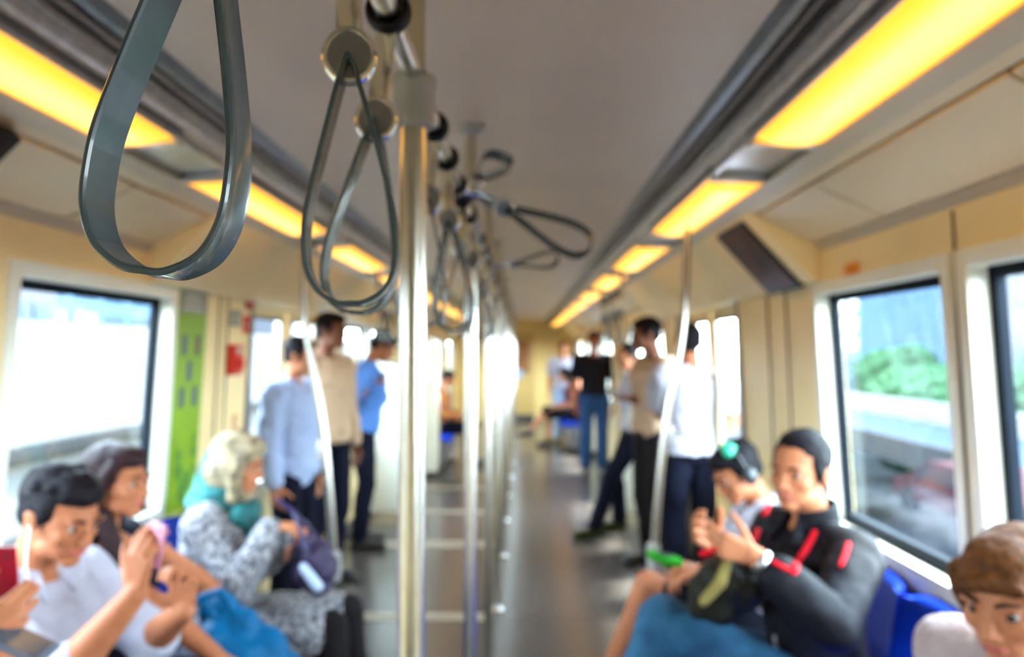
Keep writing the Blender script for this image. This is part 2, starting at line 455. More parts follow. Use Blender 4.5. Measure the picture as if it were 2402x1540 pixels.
for k, yy in enumerate((1.22, 1.42, 1.80, 2.02, 2.45, 2.72, 3.0, 3.65, 3.95, 4.7, 5.0, 5.9, 6.3)):
    straps.append((yy, (4, -3, 2, -5, 5, 0, 3, -4, 2, 0, 3, -2, 0)[k], 0, (5, -15, 20, 0, 10, -10, 30, 0, 10, 0, 0, 0, 0)[k],
                   'grey hand strap hanging behind the near pole, %s of that row' % (ordw + ['thirteenth'])[k]))
for i, (y, sw, sx, tw, lb) in enumerate(straps):
    o = pstrap if i == 0 else copy_tree(pstrap)
    o.location = (-.010 if i == 0 else (-.003 if i == 1 else 0), y, RZ)
    if isinstance(sw, V.__class__) or hasattr(sw, 'cross'):
        Z = -sw.normalized(); Yv = (sx - Z * sx.dot(Z)).normalized(); X = Yv.cross(Z)
        o.rotation_euler = Matrix((X, Yv, Z)).transposed().to_euler()
    else: o.rotation_euler = (0, math.radians(sw), 0)
    for ch in o.children:
        if ch.name.startswith(('loop', 'clip')):
            ch.rotation_euler = (0, 0, math.radians(tw))
    tag(o, lb, 'hand strap', STR)
# short side rails with straps over the doorways
for s in (-1, 1):
    side = 'right' if s > 0 else 'left'
    r = root('overhead_bar', 'short steel overhead bar carrying straps above the %s doorway' % side, 'handrail', (s * .80, 4.7, 1.93))
    b = B(); tube(b, [(0, 0, 0), (0, 1.3, 0)], .014, 16); link('bar_tube', b, m_steel, r)
    for y in (.04, 1.26):
        b = B(); tube(b, [(0, y, 0), (0, y, .17)], .011, 12); link('bar_bracket', b, m_alud, r)
    for k in range(5):
        o = copy_tree(pstrap); o.location = (s * .80, 4.85 + .25 * k, 1.93); o.rotation_euler = (0, math.radians(rnd.uniform(-5, 5)), 0)
        for ch in o.children: ch.rotation_euler = (0, 0, math.radians(rnd.uniform(-30, 30)) if ch.name.startswith('loop') else 0)
        tag(o, 'small dark hand strap above the %s doorway, %s from the front' % (side, ordw[k]), 'hand strap', 'loop hand straps over the %s doorway' % side)

# curved grab poles at the bench ends
for s in (-1, 1):
    side = 'right' if s > 0 else 'left'
    r = root('bench_end_pole', 'slanting steel grab pole at the far end of the %s bench' % side, 'grab pole', (s * .70, 3.1, .62))
    X = s * .70
    if s > 0: cps = [at(1612, 560, 3.1), at(1607, 700, 3.1), at(1595, 820, 3.1), at(1568, 960, 3.1), at(1548, 1120, 3.1), at(1533, 1310, 3.1)]
    else: cps = [at(712, 560, 3.1), at(714, 720, 3.1), at(732, 850, 3.1), at(757, 1000, 3.1), at(772, 1150, 3.1), at(785, 1330, 3.1)]
    cps[0].z = 2.13 if s > 0 else 2.13
    cps = [c - V((X, 3.1, .62)) for c in cps]
    b = B(); tube(b, spline(cps, 6), .0165, 18); link('pole', b, m_steel, r)
    e = cps[-1]
    b = B(); lathe(b, [(.018, .07), (.028, .06), (.030, .0), (.026, -.05), (.016, -.06)], c=tuple(e)); link('foot_cap', b, m_pclamp, r)
    m_ = cps[3]
    b = B(); tube(b, [m_ + V((0, 0, -.1)), m_ + V((s * .06, 0, -.10)), m_ + V((s * .13, 0, -.12))], .015, 14)
    if s > 0: link('cross_tube', b, m_steel, r); 
    else: b.free()
    b = B(); tube(b, [e, e + V((s * .04, -.01, -.05)), e + V((s * .10, -.02, -.12))], .017, 14); link('seat_bracket', b, m_steel, r)
    b = B(); lathe(b, [(.020, .04), (.025, .03), (.025, -.03), (.020, -.04)], c=tuple(m_ + V((0, 0, -.1)))); link('joint_clamp', b, m_pclamp, r)

# ------------------------------------------------------------------ seats
PITCH = .43
def make_seat():
    r = root('train_seat', 'x', 'seat')
    # local: faces +Y, backrest towards -Y; origin on floor below seat back
    b = B(); nu, nv = 10, 22
    # one moulded shell profile (y, z) from seat front lip to back top
    prof = spline([(0, .50, .395), (0, .485, .43), (0, .38, .435), (0, .18, .42), (0, .085, .45), (0, .045, .56), (0, .02, .72), (0, .0, .835), (0, -.02, .86)], 4)
    W = PITCH / 2 - .008
    top, bot = [], []
    for i, p in enumerate(prof):
        t = i / (len(prof) - 1); rt, rb_ = [], []
        for j in range(nu + 1):
            u = -1 + 2 * j / nu
            cup = .018 * (u * u) ** 1.5
            w = W * (1 - (.10 if t > .93 else 0))
            q = p.copy(); q.x = u * w
            if t < .5: q.z += cup
            else: q.y += cup
            if t > .9: q.z -= .02 * abs(u) ** 4
            rt.append(b.verts.new(q))
            o = q.copy()
            if t < .45: o.z -= .022
            else: o.y -= .022
            rb_.append(b.verts.new(o))
        top.append(rt); bot.append(rb_)
    n = len(prof)
    for i in range(n - 1):
        for j in range(nu):
            b.faces.new((top[i][j], top[i + 1][j], top[i + 1][j + 1], top[i][j + 1]))
            b.faces.new((bot[i][j], bot[i][j + 1], bot[i + 1][j + 1], bot[i + 1][j]))
        for j in (0, nu): b.faces.new((top[i][j], top[i + 1][j], bot[i + 1][j], bot[i][j]))
    for i in (0, n - 1):
        for j in range(nu): b.faces.new((top[i][j], top[i][j + 1], bot[i][j + 1], bot[i][j]))
    link('seat_shell', b, m_blue, r)
    b = B(); box(b, -W + .03, W - .03, .06, .42, .10, .395, bev=.01); link('seat_base', b, m_alud, r)
    return r
pseat = make_seat(); fs = True
benches = [(.33 + .25, 5), (5.98, 5), (10.98, 4)]
for s in (-1, 1):
    side = 'right' if s > 0 else 'left'
    for bi, (y0, n) in enumerate([(.905, 5), (8.95 if s < 0 else 10.75, 5 if s < 0 else 5)]):
        for k in range(n):
            o = pseat if fs else copy_tree(pseat); fs = False
            yc = y0 + PITCH * (k + .5)
            if bi == 0: yc += -.05 if s > 0 else .03
            o.location = (s * 1.265, yc, 0); o.rotation_euler = (0, 0, PI / 2 if s > 0 else -PI / 2)
            tag(o, 'blue moulded plastic seat on the %s, %s of the %s bench' % (side, ordw[k], ('near', 'far')[bi]), 'seat', 'blue seats of the %s %s bench' % (('near', 'far')[bi], side))
# bench end partitions
for s in (-1, 1):
    for y, lab in ((3.13 if s < 0 else 3.05, 'near'), (6.7, 'middle'), (8.9 if s < 0 else 10.7, 'far')):
        side = 'right' if s > 0 else 'left'
        r = root('draught_screen', 'cream screen panel standing out from the wall, %s one on the %s side' % (lab, side), 'panel', (s * 1.29, y, 0))
        b = B(); hh = .86 if y < 4 else (1.42 if y < 7 else 1.15)
        dd = .17 if y < 4 else (.40 if s < 0 else .20)
        poly = [(0, .06), (-dd, .06), (-dd - .02, .3), (-dd, hh - .18), (-dd + .06, hh - .05), (-dd + .16, hh), (0, hh)]
        prism(b, [(s * x, z) for x, z in poly], -.012, .012)
        bmesh.ops.bevel(b, geom=list(b.edges), offset=.004, segments=2, affect='EDGES')
        link('screen', b, m_green if (s < 0 and y < 4) else m_white, r)
        if s < 0 and y < 4: r['label'] = 'lime green panel closing the far end of the near left bench'
        b = B(); tube(b, spline([(s * -dd, 0, .05), (s * (-dd - .02), 0, .3), (s * -dd, 0, hh - .18), (s * (-dd + .07), 0, hh - .04), (s * (-dd + .17), 0, hh), (0, 0, hh)], 6), .014, 12)
        link('edge_tube', b, m_rubber if (s < 0 and y < 4) else m_steel, r)

# ------------------------------------------------------------------ posters, boxes, screens
def on_wall(name, label, cat, s, y0, y1, z0, z1, mat, t=.004, x=0, bev=0):
    b = B(); vs = box(b, 0, t, y0, y1, z0, z1, bev=bev)
    for v in vs: v.co.x = s * (wx(v.co.z) - x - v.co.x)
    o = link(name, b, mat, smooth=bool(bev))
    if label: tag(o, label, cat)
    return o
po = on_wall('wall_poster', 'tall lime green poster strip beside the left window with small grey pictures', 'poster', -1, 2.96, 3.23, .86, 1.86, m_green)
q = on_wall('poster_foot', None, None, -1, 2.96, 3.23, .45, .85, m_green); q.parent = po
def mark(par, y0, y1, z0, z1, mat, name='picture_mark', t=.0062):
    o = on_wall(name, None, None, -1, y0, y1, z0, z1, mat, t=t); o.parent = par; return o
mark(po, 2.97, 3.22, 1.70, 1.80, m_grey, 'poster_heading')
for q in range(3):
    mark(po, 3.0 + .01 * q, 3.18 - .02 * q, 1.712 + .028 * q, 1.722 + .028 * q, M('pale_print', (200, 204, 190), .5), 'heading_line', .0075)
m_mark = M('slate_print', (84, 96, 118), .5); m_mark2 = M('brown_violet_print', (108, 84, 92), .5)
for (y, z, mm) in ((3.03, 1.565, m_mark), (3.155, 1.565, m_mark2), (3.09, 1.455, m_mark), (3.035, 1.345, m_mark), (3.155, 1.345, m_mark)):
    p_ = mark(po, y - .022, y + .022, z - .042, z + .042, mm)
    mark(po, y - .032, y + .032, z + .034, z + .046, M('dark_green_print', (108, 134, 60), .5), 'mark_cap', .0068)
    mark(po, y - .03, y + .03, z - .050, z - .040, M('dark_green_print', (108, 134, 60), .5), 'mark_base', .0068)
mgr = M('leaf_green_print', (70, 130, 40), .5)
b = B()
for (y, z, r_) in ((3.05, 1.03, .04), (3.04, 1.10, .028), (3.18, 1.10, .03), (3.17, 1.16, .022), (3.13, .98, .045), (3.19, 1.02, .026), (3.09, .94, .05)):
    c_ = V((-(wx(z) - .0052), y, z)); vs = [b.verts.new(c_ + V((.0025, math.cos(a * PI / 8) * r_ * .7, math.sin(a * PI / 8) * r_))) for a in range(16)]
    b.faces.new(vs)
link('plant_print', b, mgr, po, smooth=False)
# emergency unit on left door pillar
def wall_box(name, label, cat, y0, y1, z0, z1, d, mat, s=-1, parts=()):
    r = root(name, label, cat, (s * wx(z0), (y0 + y1) / 2, z0))
    b = B(); vs = box(b, 0, d, y0, y1, z0, z1, bev=.006)
    for v in vs: v.co = V((s * (wx(v.co.z) - v.co.x), v.co.y, v.co.z)) - V(r.location)
    link('body', b, mat, r)
    for nm, (a, c, e, f), mt, tt in parts:
        b = B(); vs = box(b, d - .002, d + tt, a, c, e, f, bev=.002)
        for v in vs: v.co = V((s * (wx(v.co.z) - v.co.x), v.co.y, v.co.z)) - V(r.location)
        link(nm, b, mt, r)
    return r
m_pale = M('pale_print', (200, 204, 190), .5)
wall_box('alarm_box', 'red emergency handle box on the cream pillar left of the door', 'alarm', 3.49, 3.61, 1.42, 1.57, .035, m_red,
         parts=(('handle', (3.52, 3.58, 1.45, 1.50), m_red, .02), ('label_plate', (3.51, 3.59, 1.53, 1.55), m_pale, .003)))
wall_box('fire_notice', 'small red notice plate high beside the left door', 'sign', 3.78 - .12, 3.74, 1.63, 1.72, .006, m_red,
         parts=(('notice_line', (3.675, 3.725, 1.66, 1.672), m_pale, .002),))
wall_box('red_lamp', 'small round-edged red lamp above the red notice by the left door', 'lamp', 3.67, 3.73, 1.755, 1.79, .02, M('dull_red', (176, 62, 44), .4), parts=(('lens', (3.685, 3.715, 1.762, 1.783), m_red, .01),))
wall_box('grey_notice', 'grey printed notice on the pillar beside the red plate', 'sign', 3.50, 3.62, 1.66, 1.74, .004, m_grey, parts=(('notice_line', (3.52, 3.60, 1.70, 1.71), m_pale, .002), ('notice_line', (3.52, 3.59, 1.68, 1.69), m_pale, .002)))
wall_box('orange_notice', 'faded orange strip notice low on the pillar left of the door', 'sign', 3.60, 3.66, .98, 1.22, .004, M('faded_orange', (216, 160, 116), .5), parts=(('notice_line', (3.615, 3.645, 1.17, 1.19), m_pale, .002),))
st = at(2033, 640, 2.45)
wall_box('sticker', 'small orange sticker above the right window', 'sticker', 2.40, 2.50, 1.785, 1.835, .004, M('orange_sticker', (240, 150, 20), .4), s=1, parts=(('sticker_symbol', (2.435, 2.465, 1.798, 1.822), M('dark_orange', (214, 110, 10), .4), .002),))
wall_box('exit_sticker', 'small green sticker high on the right wall far down the car', 'sticker', 5.60, 5.72, 1.83, 1.88, .004, M('sticker_green', (120, 160, 60), .4), s=1, parts=(('sticker_symbol', (5.64, 5.68, 1.84, 1.87), m_pale, .002),))

def screen(label, a, b_, c, d, th=.03):
    """a,b near edge top/bottom; c,d far edge bottom/top"""
    r = root('video_monitor', label, 'monitor', tuple((a + b_ + c + d) / 4))
    o = V(r.location); n = ((b_ - a).cross(d - a)).normalized()
    if n.dot(CL - o) < 0: n = -n
    def slab(nm, pts, t0, t1, mt, bev=.0):
        bm = B(); lo = [bm.verts.new(p + n * t0 - o) for p in pts]; hi = [bm.verts.new(p + n * t1 - o) for p in pts]
        bm.faces.new(lo[::-1]); bm.faces.new(hi)
        for i in range(4): bm.faces.new((lo[i], lo[(i + 1) % 4], hi[(i + 1) % 4], hi[i]))
        if bev: bmesh.ops.bevel(bm, geom=list(bm.edges), offset=bev, segments=2, affect='EDGES')
        link(nm, bm, mt, r)
    P = [a, b_, c, d]; slab('bezel', P, -.03, .012, m_black, .004)
    ce = sum(P, V()) / 4
    Q = [ce + (p - ce) * .86 for p in P]; slab('display', Q, .010, .0135, M('screen_brown', (84, 48, 32), .35, rgb2=(40, 26, 26), scale=6, spec=.12))
    return r
screen('dark brown video screen mounted slanting above the right doorway', V((1.004, 2.80, 2.045)), V((1.235, 2.80, 1.788)), V((1.235, 3.17, 1.788)), V((1.004, 3.17, 2.045)))
screen('dark video screen at the upper left edge under the ceiling', V((-1.0, 1.22, 2.03)), V((-1.2, 1.22, 1.83)), V((-1.2, 1.63, 1.83)), V((-1.0, 1.63, 2.03)))

# ------------------------------------------------------------------ outside
def tagk(o): return tag(o, kind='structure')
m_conc = M('bright_concrete', (90, 90, 90), .8, noise=.04, scale=.5, spec=.04)
m_concg = M('grey_concrete', (39, 40, 42), .8, noise=.08, scale=.5, spec=.04)
m_grd = M('ground', (16, 18, 18), .9, rgb2=(36, 40, 44), scale=.3, spec=.04)
b = B(); box(b, -200, 200, -120, 200, -8.2, -8); tag(link('ground', b, m_grd, smooth=False), kind='structure')
# left: viaduct parapet and neighbouring track deck
r = root('viaduct', 'bright white concrete viaduct wall outside the left windows', 'viaduct', (-7, 10, -8))
b = B(); box(b, .0, .35, -60, 60, 7.0, 9.95); link('parapet', b, m_conc, r, smooth=False)
b = B(); box(b, .3, 4.5, -60, 60, 6.4, 7.05); link('deck', b, m_concg, r, smooth=False)
b = B()
for y in range(-50, 60, 9): box(b, -.1, 1.9, y, y + 1.6, 0, 6.4)
link('pier', b, m_concg, r, smooth=False)
b = B(); box(b, .35, .55, -60, 60, 8.1, 8.25); link('parapet_ledge', b, m_concg, r, smooth=False)
def building(label, x0, x1, y0, y1, h, mat, wm, rows, cols, face):
    r = root('building', label, 'building', ((x0 + x1) / 2, (y0 + y1) / 2, -8))
    o = V(r.location); b = B(); box(b, x0 - o.x, x1 - o.x, y0 - o.y, y1 - o.y, 0, h); link('wall', b, mat, r, smooth=False)
    b = B(); fx = (x1 if face > 0 else x0) - o.x
    for i in range(rows):
        z = h * (.12 + .84 * i / rows)
        for j in range(cols):
            y = y0 - o.y + (y1 - y0) * (j + .15) / cols
            box(b, fx - .1, fx + .1, y, y + (y1 - y0) / cols * .7, z, z + h / rows * .5)
    link('window_grid', b, wm, r, smooth=False)
    b = B(); box(b, (x0 - o.x) * .9, (x1 - o.x) * .9, (y0 - o.y) * .9, (y1 - o.y) * .9, h, h + 1); link('roof_parapet', b, mat, r, smooth=False)
m_bb = M('blue_grey_facade', (58, 76, 96), .6, noise=.06, scale=.2, spec=.04); m_bw = M('white_facade', (66, 67, 72), .6, noise=.04, scale=.2, spec=.04)
m_bg = M('pale_glass', (49, 59, 66), .15); m_bd = M('dusty_blue_glass', (25, 37, 50), .2)
building('blue grey tower beyond the left viaduct wall', -42, -30, 30, 62, 22, m_bb, m_bg, 7, 9, 1)
building('white block in front of the blue tower, left windows', -26, -20, 24, 31, 13.2, m_bw, m_bg, 4, 4, 1)
building('pale tower farthest left beyond the viaduct', -60, -46, 10, 28, 30, m_bw, m_bb, 9, 6, 1)
building('low white block beyond the left doors', -29, -22, 64, 90, 14, m_bw, m_bg, 4, 9, 1)
building('pale blue tower in the right window', 40, 56, 86, 112, 40, m_bb, m_bg, 14, 8, -1)
building('white tower at the near side of the right window', 42, 56, 56, 70, 46, m_bw, m_bg, 14, 5, -1)
building('low wide office block behind the trees on the right', 50, 62, 112, 170, 20, m_bw, m_bd, 6, 12, -1)
m_leaf = M('tree_leaves', (22, 46, 30), .8, rgb2=(40, 66, 46), scale=1.2, spec=.04); m_bark = M('bark', (96, 84, 70), .9)
def tree(i, x, y, rr, h):
    r = root('tree', 'round green tree outside the right windows, %s of the tree row from the near end' % ordw[i], 'tree', (x, y, -8), 0, 'trees outside the right windows')
    b = B(); tube(b, [(0, 0, 0), (.1, 0, h * .5), (0, 0, h)], [.35, .28, .15], 10); link('trunk', b, m_bark, r)
    b = B(); rr_ = random.Random(i)
    for k in range(9):
        c = V((rr_.uniform(-.6, .6) * rr, rr_.uniform(-.6, .6) * rr, h + rr_.uniform(-.3, .5) * rr)); q = rr * rr_.uniform(.45, .7)
        g = bmesh.ops.create_icosphere(b, subdivisions=4, radius=q, matrix=Matrix.Translation(c))
        for v in g['verts']: v.co += (v.co - c) * rr_.uniform(-.14, .14)
    link('crown', b, m_leaf, r)
for i in range(9): tree(i, 30 + (i % 3) * 3, 24 + i * 9.0, 3.6 + (i % 2) * .6, 4.6 + (i % 3) * .5)
r = root('road', 'elevated pale road curving past below the right windows', 'road', (12, 20, -8))
b = B()
pts = [V((4 + 7 * math.sin((k + 6) / 16 * 1.5), -45 + k * 6, 5.55)) for k in range(26)]
def ribbon(b, off0, off1, z0, z1):
    vs = []
    for p in pts: vs.append([b.verts.new((p.x + o, p.y, p.z + z)) for o, z in ((off0, z0), (off1, z0), (off1, z1), (off0, z1))])
    for a, c in zip(vs, vs[1:]):
        for k in range(4): b.faces.new((a[k], a[(k + 1) % 4], c[(k + 1) % 4], c[k]))
    b.faces.new(vs[0]); b.faces.new(vs[-1][::-1])
ribbon(b, -6.5, 0, -.6, -.1); link('carriageway', b, M('asphalt', (26, 38, 56), .7, spec=.04), r)
b = B(); ribbon(b, 0, .4, -.8, 1.05); link('barrier', b, m_conc, r)
b = B(); ribbon(b, -6.9, -6.5, -.8, .3); link('near_barrier', b, m_concg, r)
def car_out(i, x, y, mat, nm):
    r = root('car', nm + ' car on the road outside the right windows', 'car', (x, y, -2.55))
    b = B(); poly = [(-2.1, .3), (2.1, .3), (2.15, .75), (1.2, .9), (.6, 1.38), (-1.1, 1.4), (-1.8, .95), (-2.15, .85)]
    prism(b, poly, -.85, .85)
    for v in b.verts: v.co = V((v.co.y, v.co.x, v.co.z))
    bmesh.ops.bevel(b, geom=list(b.edges), offset=.06, segments=2, affect='EDGES'); link('car_body', b, mat, r)
    b = B(); prism(b, [(-1.0, .93), (1.0, .93), (.55, 1.3), (-1.0, 1.32)], -.87, .87)
    for v in b.verts: v.co = V((v.co.y, v.co.x, v.co.z))
    link('side_glass', b, m_rubber, r)
    for sx in (-.8, .8):
        for sy in (-1.35, 1.35):
            b = B(); tube(b, [(sx - .1, sy, .32), (sx + .1, sy, .32)], .32, 20); link('wheel', b, m_black, r)
car_out(0, 10.9, 17.5, M('pink_paint', (44, 25, 29), .8, spec=.04), 'pink')
car_out(1, 7.6, 25.0, M('white_paint', (45, 48, 49), .8, spec=.04), 'white')
car_out(2, 9.8, 33.0, M('teal_paint', (22, 35, 36), .8, spec=.04), 'pale teal')
car_out(3, 10.5, 27.5, M('rose_paint', (40, 16, 21), .8, spec=.04), 'rose red')
# slim lamp posts outside
for i, (x, y) in enumerate(((7.0, 16.8), (6.2, 9.2))):
    r = root('lamp_post', ('white lamp post seen at the far side of the right window', 'white lamp post close to the right rear window')[i], 'lamp post', (x, y, -8))
    b = B(); tube(b, [(0, 0, 0), (0, 0, 11.2)], .11, 12); link('post', b, m_bw, r)
    b = B(); tube(b, spline([(0, 0, 11.1), (.2, .4, 11.6), (.8, 1.6, 11.8)], 5), .06, 10); link('lamp_arm', b, m_bw, r)
    b = B(); box(b, .7, 1.0, 1.5, 2.2, 11.7, 11.85, bev=.03); link('lamp_head', b, m_bw, r)

# ------------------------------------------------------------------ sky
w = bpy.data.worlds.new('sky'); SC.world = w; w.use_nodes = True; nt = w.node_tree
bg = nt.nodes['Background']
tc = nt.nodes.new('ShaderNodeTexCoord'); sp = nt.nodes.new('ShaderNodeSeparateXYZ'); nt.links.new(tc.outputs['Generated'], sp.inputs[0])
cr = nt.nodes.new('ShaderNodeValToRGB'); nt.links.new(sp.outputs['Z'], cr.inputs['Fac'])
cr.color_ramp.elements[0].position = 0; cr.color_ramp.elements[0].color = (.86, .95, 1, 1)
cr.color_ramp.elements[1].position = .7; cr.color_ramp.elements[1].color = (.66, .82, 1, 1)
nt.links.new(cr.outputs['Color'], bg.inputs['Color']); bg.inputs['Strength'].default_value = 10
sun_d = bpy.data.lights.new('sun', 'SUN'); sun_d.energy = 9.0; sun_d.angle = math.radians(8); sun_d.color = (1, .95, .86)
sun = bpy.data.objects.new('sun', sun_d); COL.objects.link(sun)
sun.rotation_euler = V((math.cos(math.radians(69)), .10, math.sin(math.radians(69)))).to_track_quat('Z', 'Y').to_euler()

vs_ = SC.view_settings
vs_.view_transform = 'Standard'; vs_.look = 'None'; vs_.gamma = 1; vs_.exposure = 1.93
try: vs_.use_curve_mapping = False
except Exception: pass

SC.cycles.max_bounces = 6; SC.cycles.diffuse_bounces = 4; SC.cycles.adaptive_threshold = .02; SC.cycles.glossy_bounces = 3; SC.cycles.caustics_reflective = False; SC.cycles.caustics_refractive = False

# ================================================================== people
class Blob:
    """closed round shapes fused into one continuous skin by a voxel remesh"""
    def __init__(s): s.bm = B()
    def ell(s, c, r, rot=None, seg=20):
        c = V(c); rx, ry, rz = (r, r, r) if isinstance(r, (int, float)) else r
        g = bmesh.ops.create_uvsphere(s.bm, u_segments=seg, v_segments=max(8, seg // 2 + 2), radius=1)
        for v in g['verts']:
            q = V((v.co.x * rx, v.co.y * ry, v.co.z * rz))
            if rot is not None: q = rot @ q
            v.co = q + c
        return s
    def cone(s, a, b, r0, r1, seg=16, flat=None):
        """capsule from a to b; flat=(axis, factor) squashes the section along an axis"""
        a, b = V(a), V(b); t = b - a; L = t.length
        if L < 1e-6: return s.ell(a, max(r0, r1))
        t /= L; u = t.orthogonal().normalized(); w = t.cross(u); st = []
        for k in range(5): ang = PI / 2 * k / 5; st.append((-r0 * math.cos(ang), r0 * math.sin(ang)))
        st.append((0, r0)); st.append((L * .5, (r0 + r1) / 2)); st.append((L, r1))
        for k in range(1, 6): ang = PI / 2 * k / 5; st.append((L + r1 * math.sin(ang), r1 * math.cos(ang)))
        s._rings([(a + t * z, max(r, 1e-5)) for z, r in st], u, w, seg, flat); return s
    def _rings(s, rr, u, w, seg, flat=None):
        rings = []
        for p, r in rr:
            ring = []
            for k in range(seg):
                q = u * math.cos(2 * PI * k / seg) * r + w * math.sin(2 * PI * k / seg) * r
                if flat: ax, f = flat; q -= ax * q.dot(ax) * (1 - f)
                ring.append(s.bm.verts.new(p + q))
            rings.append(ring)
        for a, b in zip(rings, rings[1:]):
            for k in range(seg): s.bm.faces.new((a[k], a[(k + 1) % seg], b[(k + 1) % seg], b[k]))
        s.bm.faces.new(rings[0][::-1]); s.bm.faces.new(rings[-1])
    def loft(s, rows, seg=24, p=2.4):
        """rows: (centre, right axis * rx, front axis * ry)"""
        rings = []
        for c, X, Y in rows:
            ring = []
            for k in range(seg):
                a = 2 * PI * k / seg; ca, sa = math.cos(a), math.sin(a)
                f = (abs(ca) ** p + abs(sa) ** p) ** (-1 / p)
                ring.append(s.bm.verts.new(c + X * (ca * f) + Y * (sa * f)))
            rings.append(ring)
        for a, b in zip(rings, rings[1:]):
            for k in range(seg): s.bm.faces.new((a[k], a[(k + 1) % seg], b[(k + 1) % seg], b[k]))
        s.bm.faces.new(rings[0][::-1]); s.bm.faces.new(rings[-1]); return s
    def chain(s, pts, rad, seg=14):
        for i in range(len(pts) - 1): s.cone(pts[i], pts[i + 1], rad[i], rad[i + 1], seg)
        return s
    def build(s, name, mat, parent, vox, it=4, disp=0., dsc=.08, fac=.5):
        bmesh.ops.recalc_face_normals(s.bm, faces=s.bm.faces)
        me = bpy.data.meshes.new(name); s.bm.to_mesh(me); s.bm.free()
        o = bpy.data.objects.new(name, me); COL.objects.link(o)
        r = o.modifiers.new('r', 'REMESH'); r.mode = 'VOXEL'; r.voxel_size = vox; r.use_smooth_shade = True
        if it:
            q = o.modifiers.new('s', 'SMOOTH'); q.factor = fac; q.iterations = it
        if disp:
            tx = bpy.data.textures.get('folds%g' % dsc) or bpy.data.textures.new('folds%g' % dsc, 'CLOUDS')
            tx.noise_scale = dsc; tx.noise_depth = 1
            d = o.modifiers.new('d', 'DISPLACE'); d.texture = tx; d.strength = disp; d.mid_level = .5; d.texture_coords = 'LOCAL'
        dg = bpy.context.evaluated_depsgraph_get()
        m2 = bpy.data.meshes.new_from_object(o.evaluated_get(dg), depsgraph=dg)
        o.modifiers.clear(); old = o.data; o.data = m2; m2.name = name; bpy.data.meshes.remove(old)
        m2.materials.clear(); m2.materials.append(mat)
        for f in m2.polygons: f.use_smooth = True
        o.parent = parent
        return o
def ik(a, c, l1, l2, hint):
    a, c, h = V(a), V(c), V(hint); d = c - a; L = d.length
    if L > (l1 + l2) * .995: c = a + d * ((l1 + l2) * .995 / L); d = c - a; L = d.length
    t = d / L; x = (l1 * l1 - l2 * l2 + L * L) / (2 * L); hh = math.sqrt(max(0, l1 * l1 - x * x))
    p = (h - t * h.dot(t))
    p = p.normalized() if p.length > 1e-6 else t.orthogonal().normalized()
    return a + t * x + p * hh, c
def rotax(v, ax, deg): return Matrix.Rotation(math.radians(deg), 3, ax) @ v
def hand(b, W, d, n, side, k=1., curl=.45, thumb=.5, spread=1., seg=10):
    """palm and five fingers. d: finger direction, n: the way the palm faces, side +1 right / -1 left"""
    d = V(d).normalized(); n = V(n); n = (n - d * n.dot(d)).normalized(); t = d.cross(n) * side
    kn = [(.027, .086, (.042, .026, .022)), (.009, .090, (.046, .030, .023)), (-.009, .086, (.042, .028, .022)), (-.026, .078, (.034, .021, .019))]
    b.ell(W + (d * .045 + t * .0) * k, (.001, .001, .001))
    for i, (off, ml, ph) in enumerate(kn):
        K = W + (d * ml + t * off - n * .002) * k
        b.cone(W + (t * off * .55 + d * .008) * k, K, .0135 * k, .0108 * k, seg)
        q = (d + t * off * 4 * spread * .35).normalized(); ax = q.cross(n).normalized(); p = K; r = .0092 - .0008 * (i == 3)
        for j, L in enumerate(ph):
            q = rotax(q, ax, curl * (55, 62, 40)[j] * (1 + .12 * i)); p2 = p + q * L * k
            b.cone(p, p2, r * k, (r - .0008) * k, seg); p = p2; r -= .0008
    T = W + (d * .022 + t * .022) * k; q = (d * .62 + t * .70 + n * (.15 + thumb * .45)).normalized()
    b.cone(W + (d * .012 + t * .010) * k, T, .014 * k, .0135 * k, seg)
    r = .0125
    for L, bend in ((.042, 0), (.031, 18), (.025, 22)):
        q = (q * math.cos(math.radians(bend)) + (d * .8 + n * thumb * .6).normalized() * math.sin(math.radians(bend))).normalized()
        b.cone(T, T + q * L * k, r * k, (r - .0016) * k, seg); T = T + q * L * k; r -= .0016

skins = dict(tan=M('tan_skin', (164, 100, 68), .55, noise=.05, scale=20, spec=.25), fair=M('fair_skin', (182, 116, 82), .55, noise=.05, scale=20, spec=.25),
             brown=M('brown_skin', (110, 66, 46), .55, noise=.05, scale=20, spec=.25))
m_eye = M('eye_white', (150, 132, 120), .4); m_iris = M('dark_iris', (34, 22, 18), .15); m_lip = M('lip', (170, 84, 78), .4)
m_hair = M('black_hair', (20, 16, 22), .6, spec=.12, noise=.25, scale=60, bump=.35, bscale=120); m_hairb = M('brown_hair', (92, 54, 26), .6, spec=.15, noise=.3, scale=60, bump=.35, bscale=120)
m_hairr = M('dark_auburn_hair', (40, 22, 26), .55, spec=.15, noise=.3, scale=60, bump=.35, bscale=120)
m_denim = M('blue_denim', (12, 62, 96), .85, rgb2=(34, 90, 122), scale=9, bump=.3, bscale=300)
m_denimd = M('dark_denim', (12, 52, 100), .85, rgb2=(24, 72, 128), scale=9, bump=.2, bscale=300)
m_navy = M('navy_trousers', (14, 16, 30), .85, spec=.1, noise=.15, bump=.2); m_char = M('charcoal_trousers', (30, 26, 28), .85, spec=.1, noise=.15, bump=.2)
m_shoe = M('black_shoe', (22, 20, 22), .35)
def cloth(name, rgb, **k): return M(name, rgb, k.pop('rough', .85), spec=.15, bump=k.pop('bump', .25), bscale=k.pop('bscale', 150), sheen=0, **k)

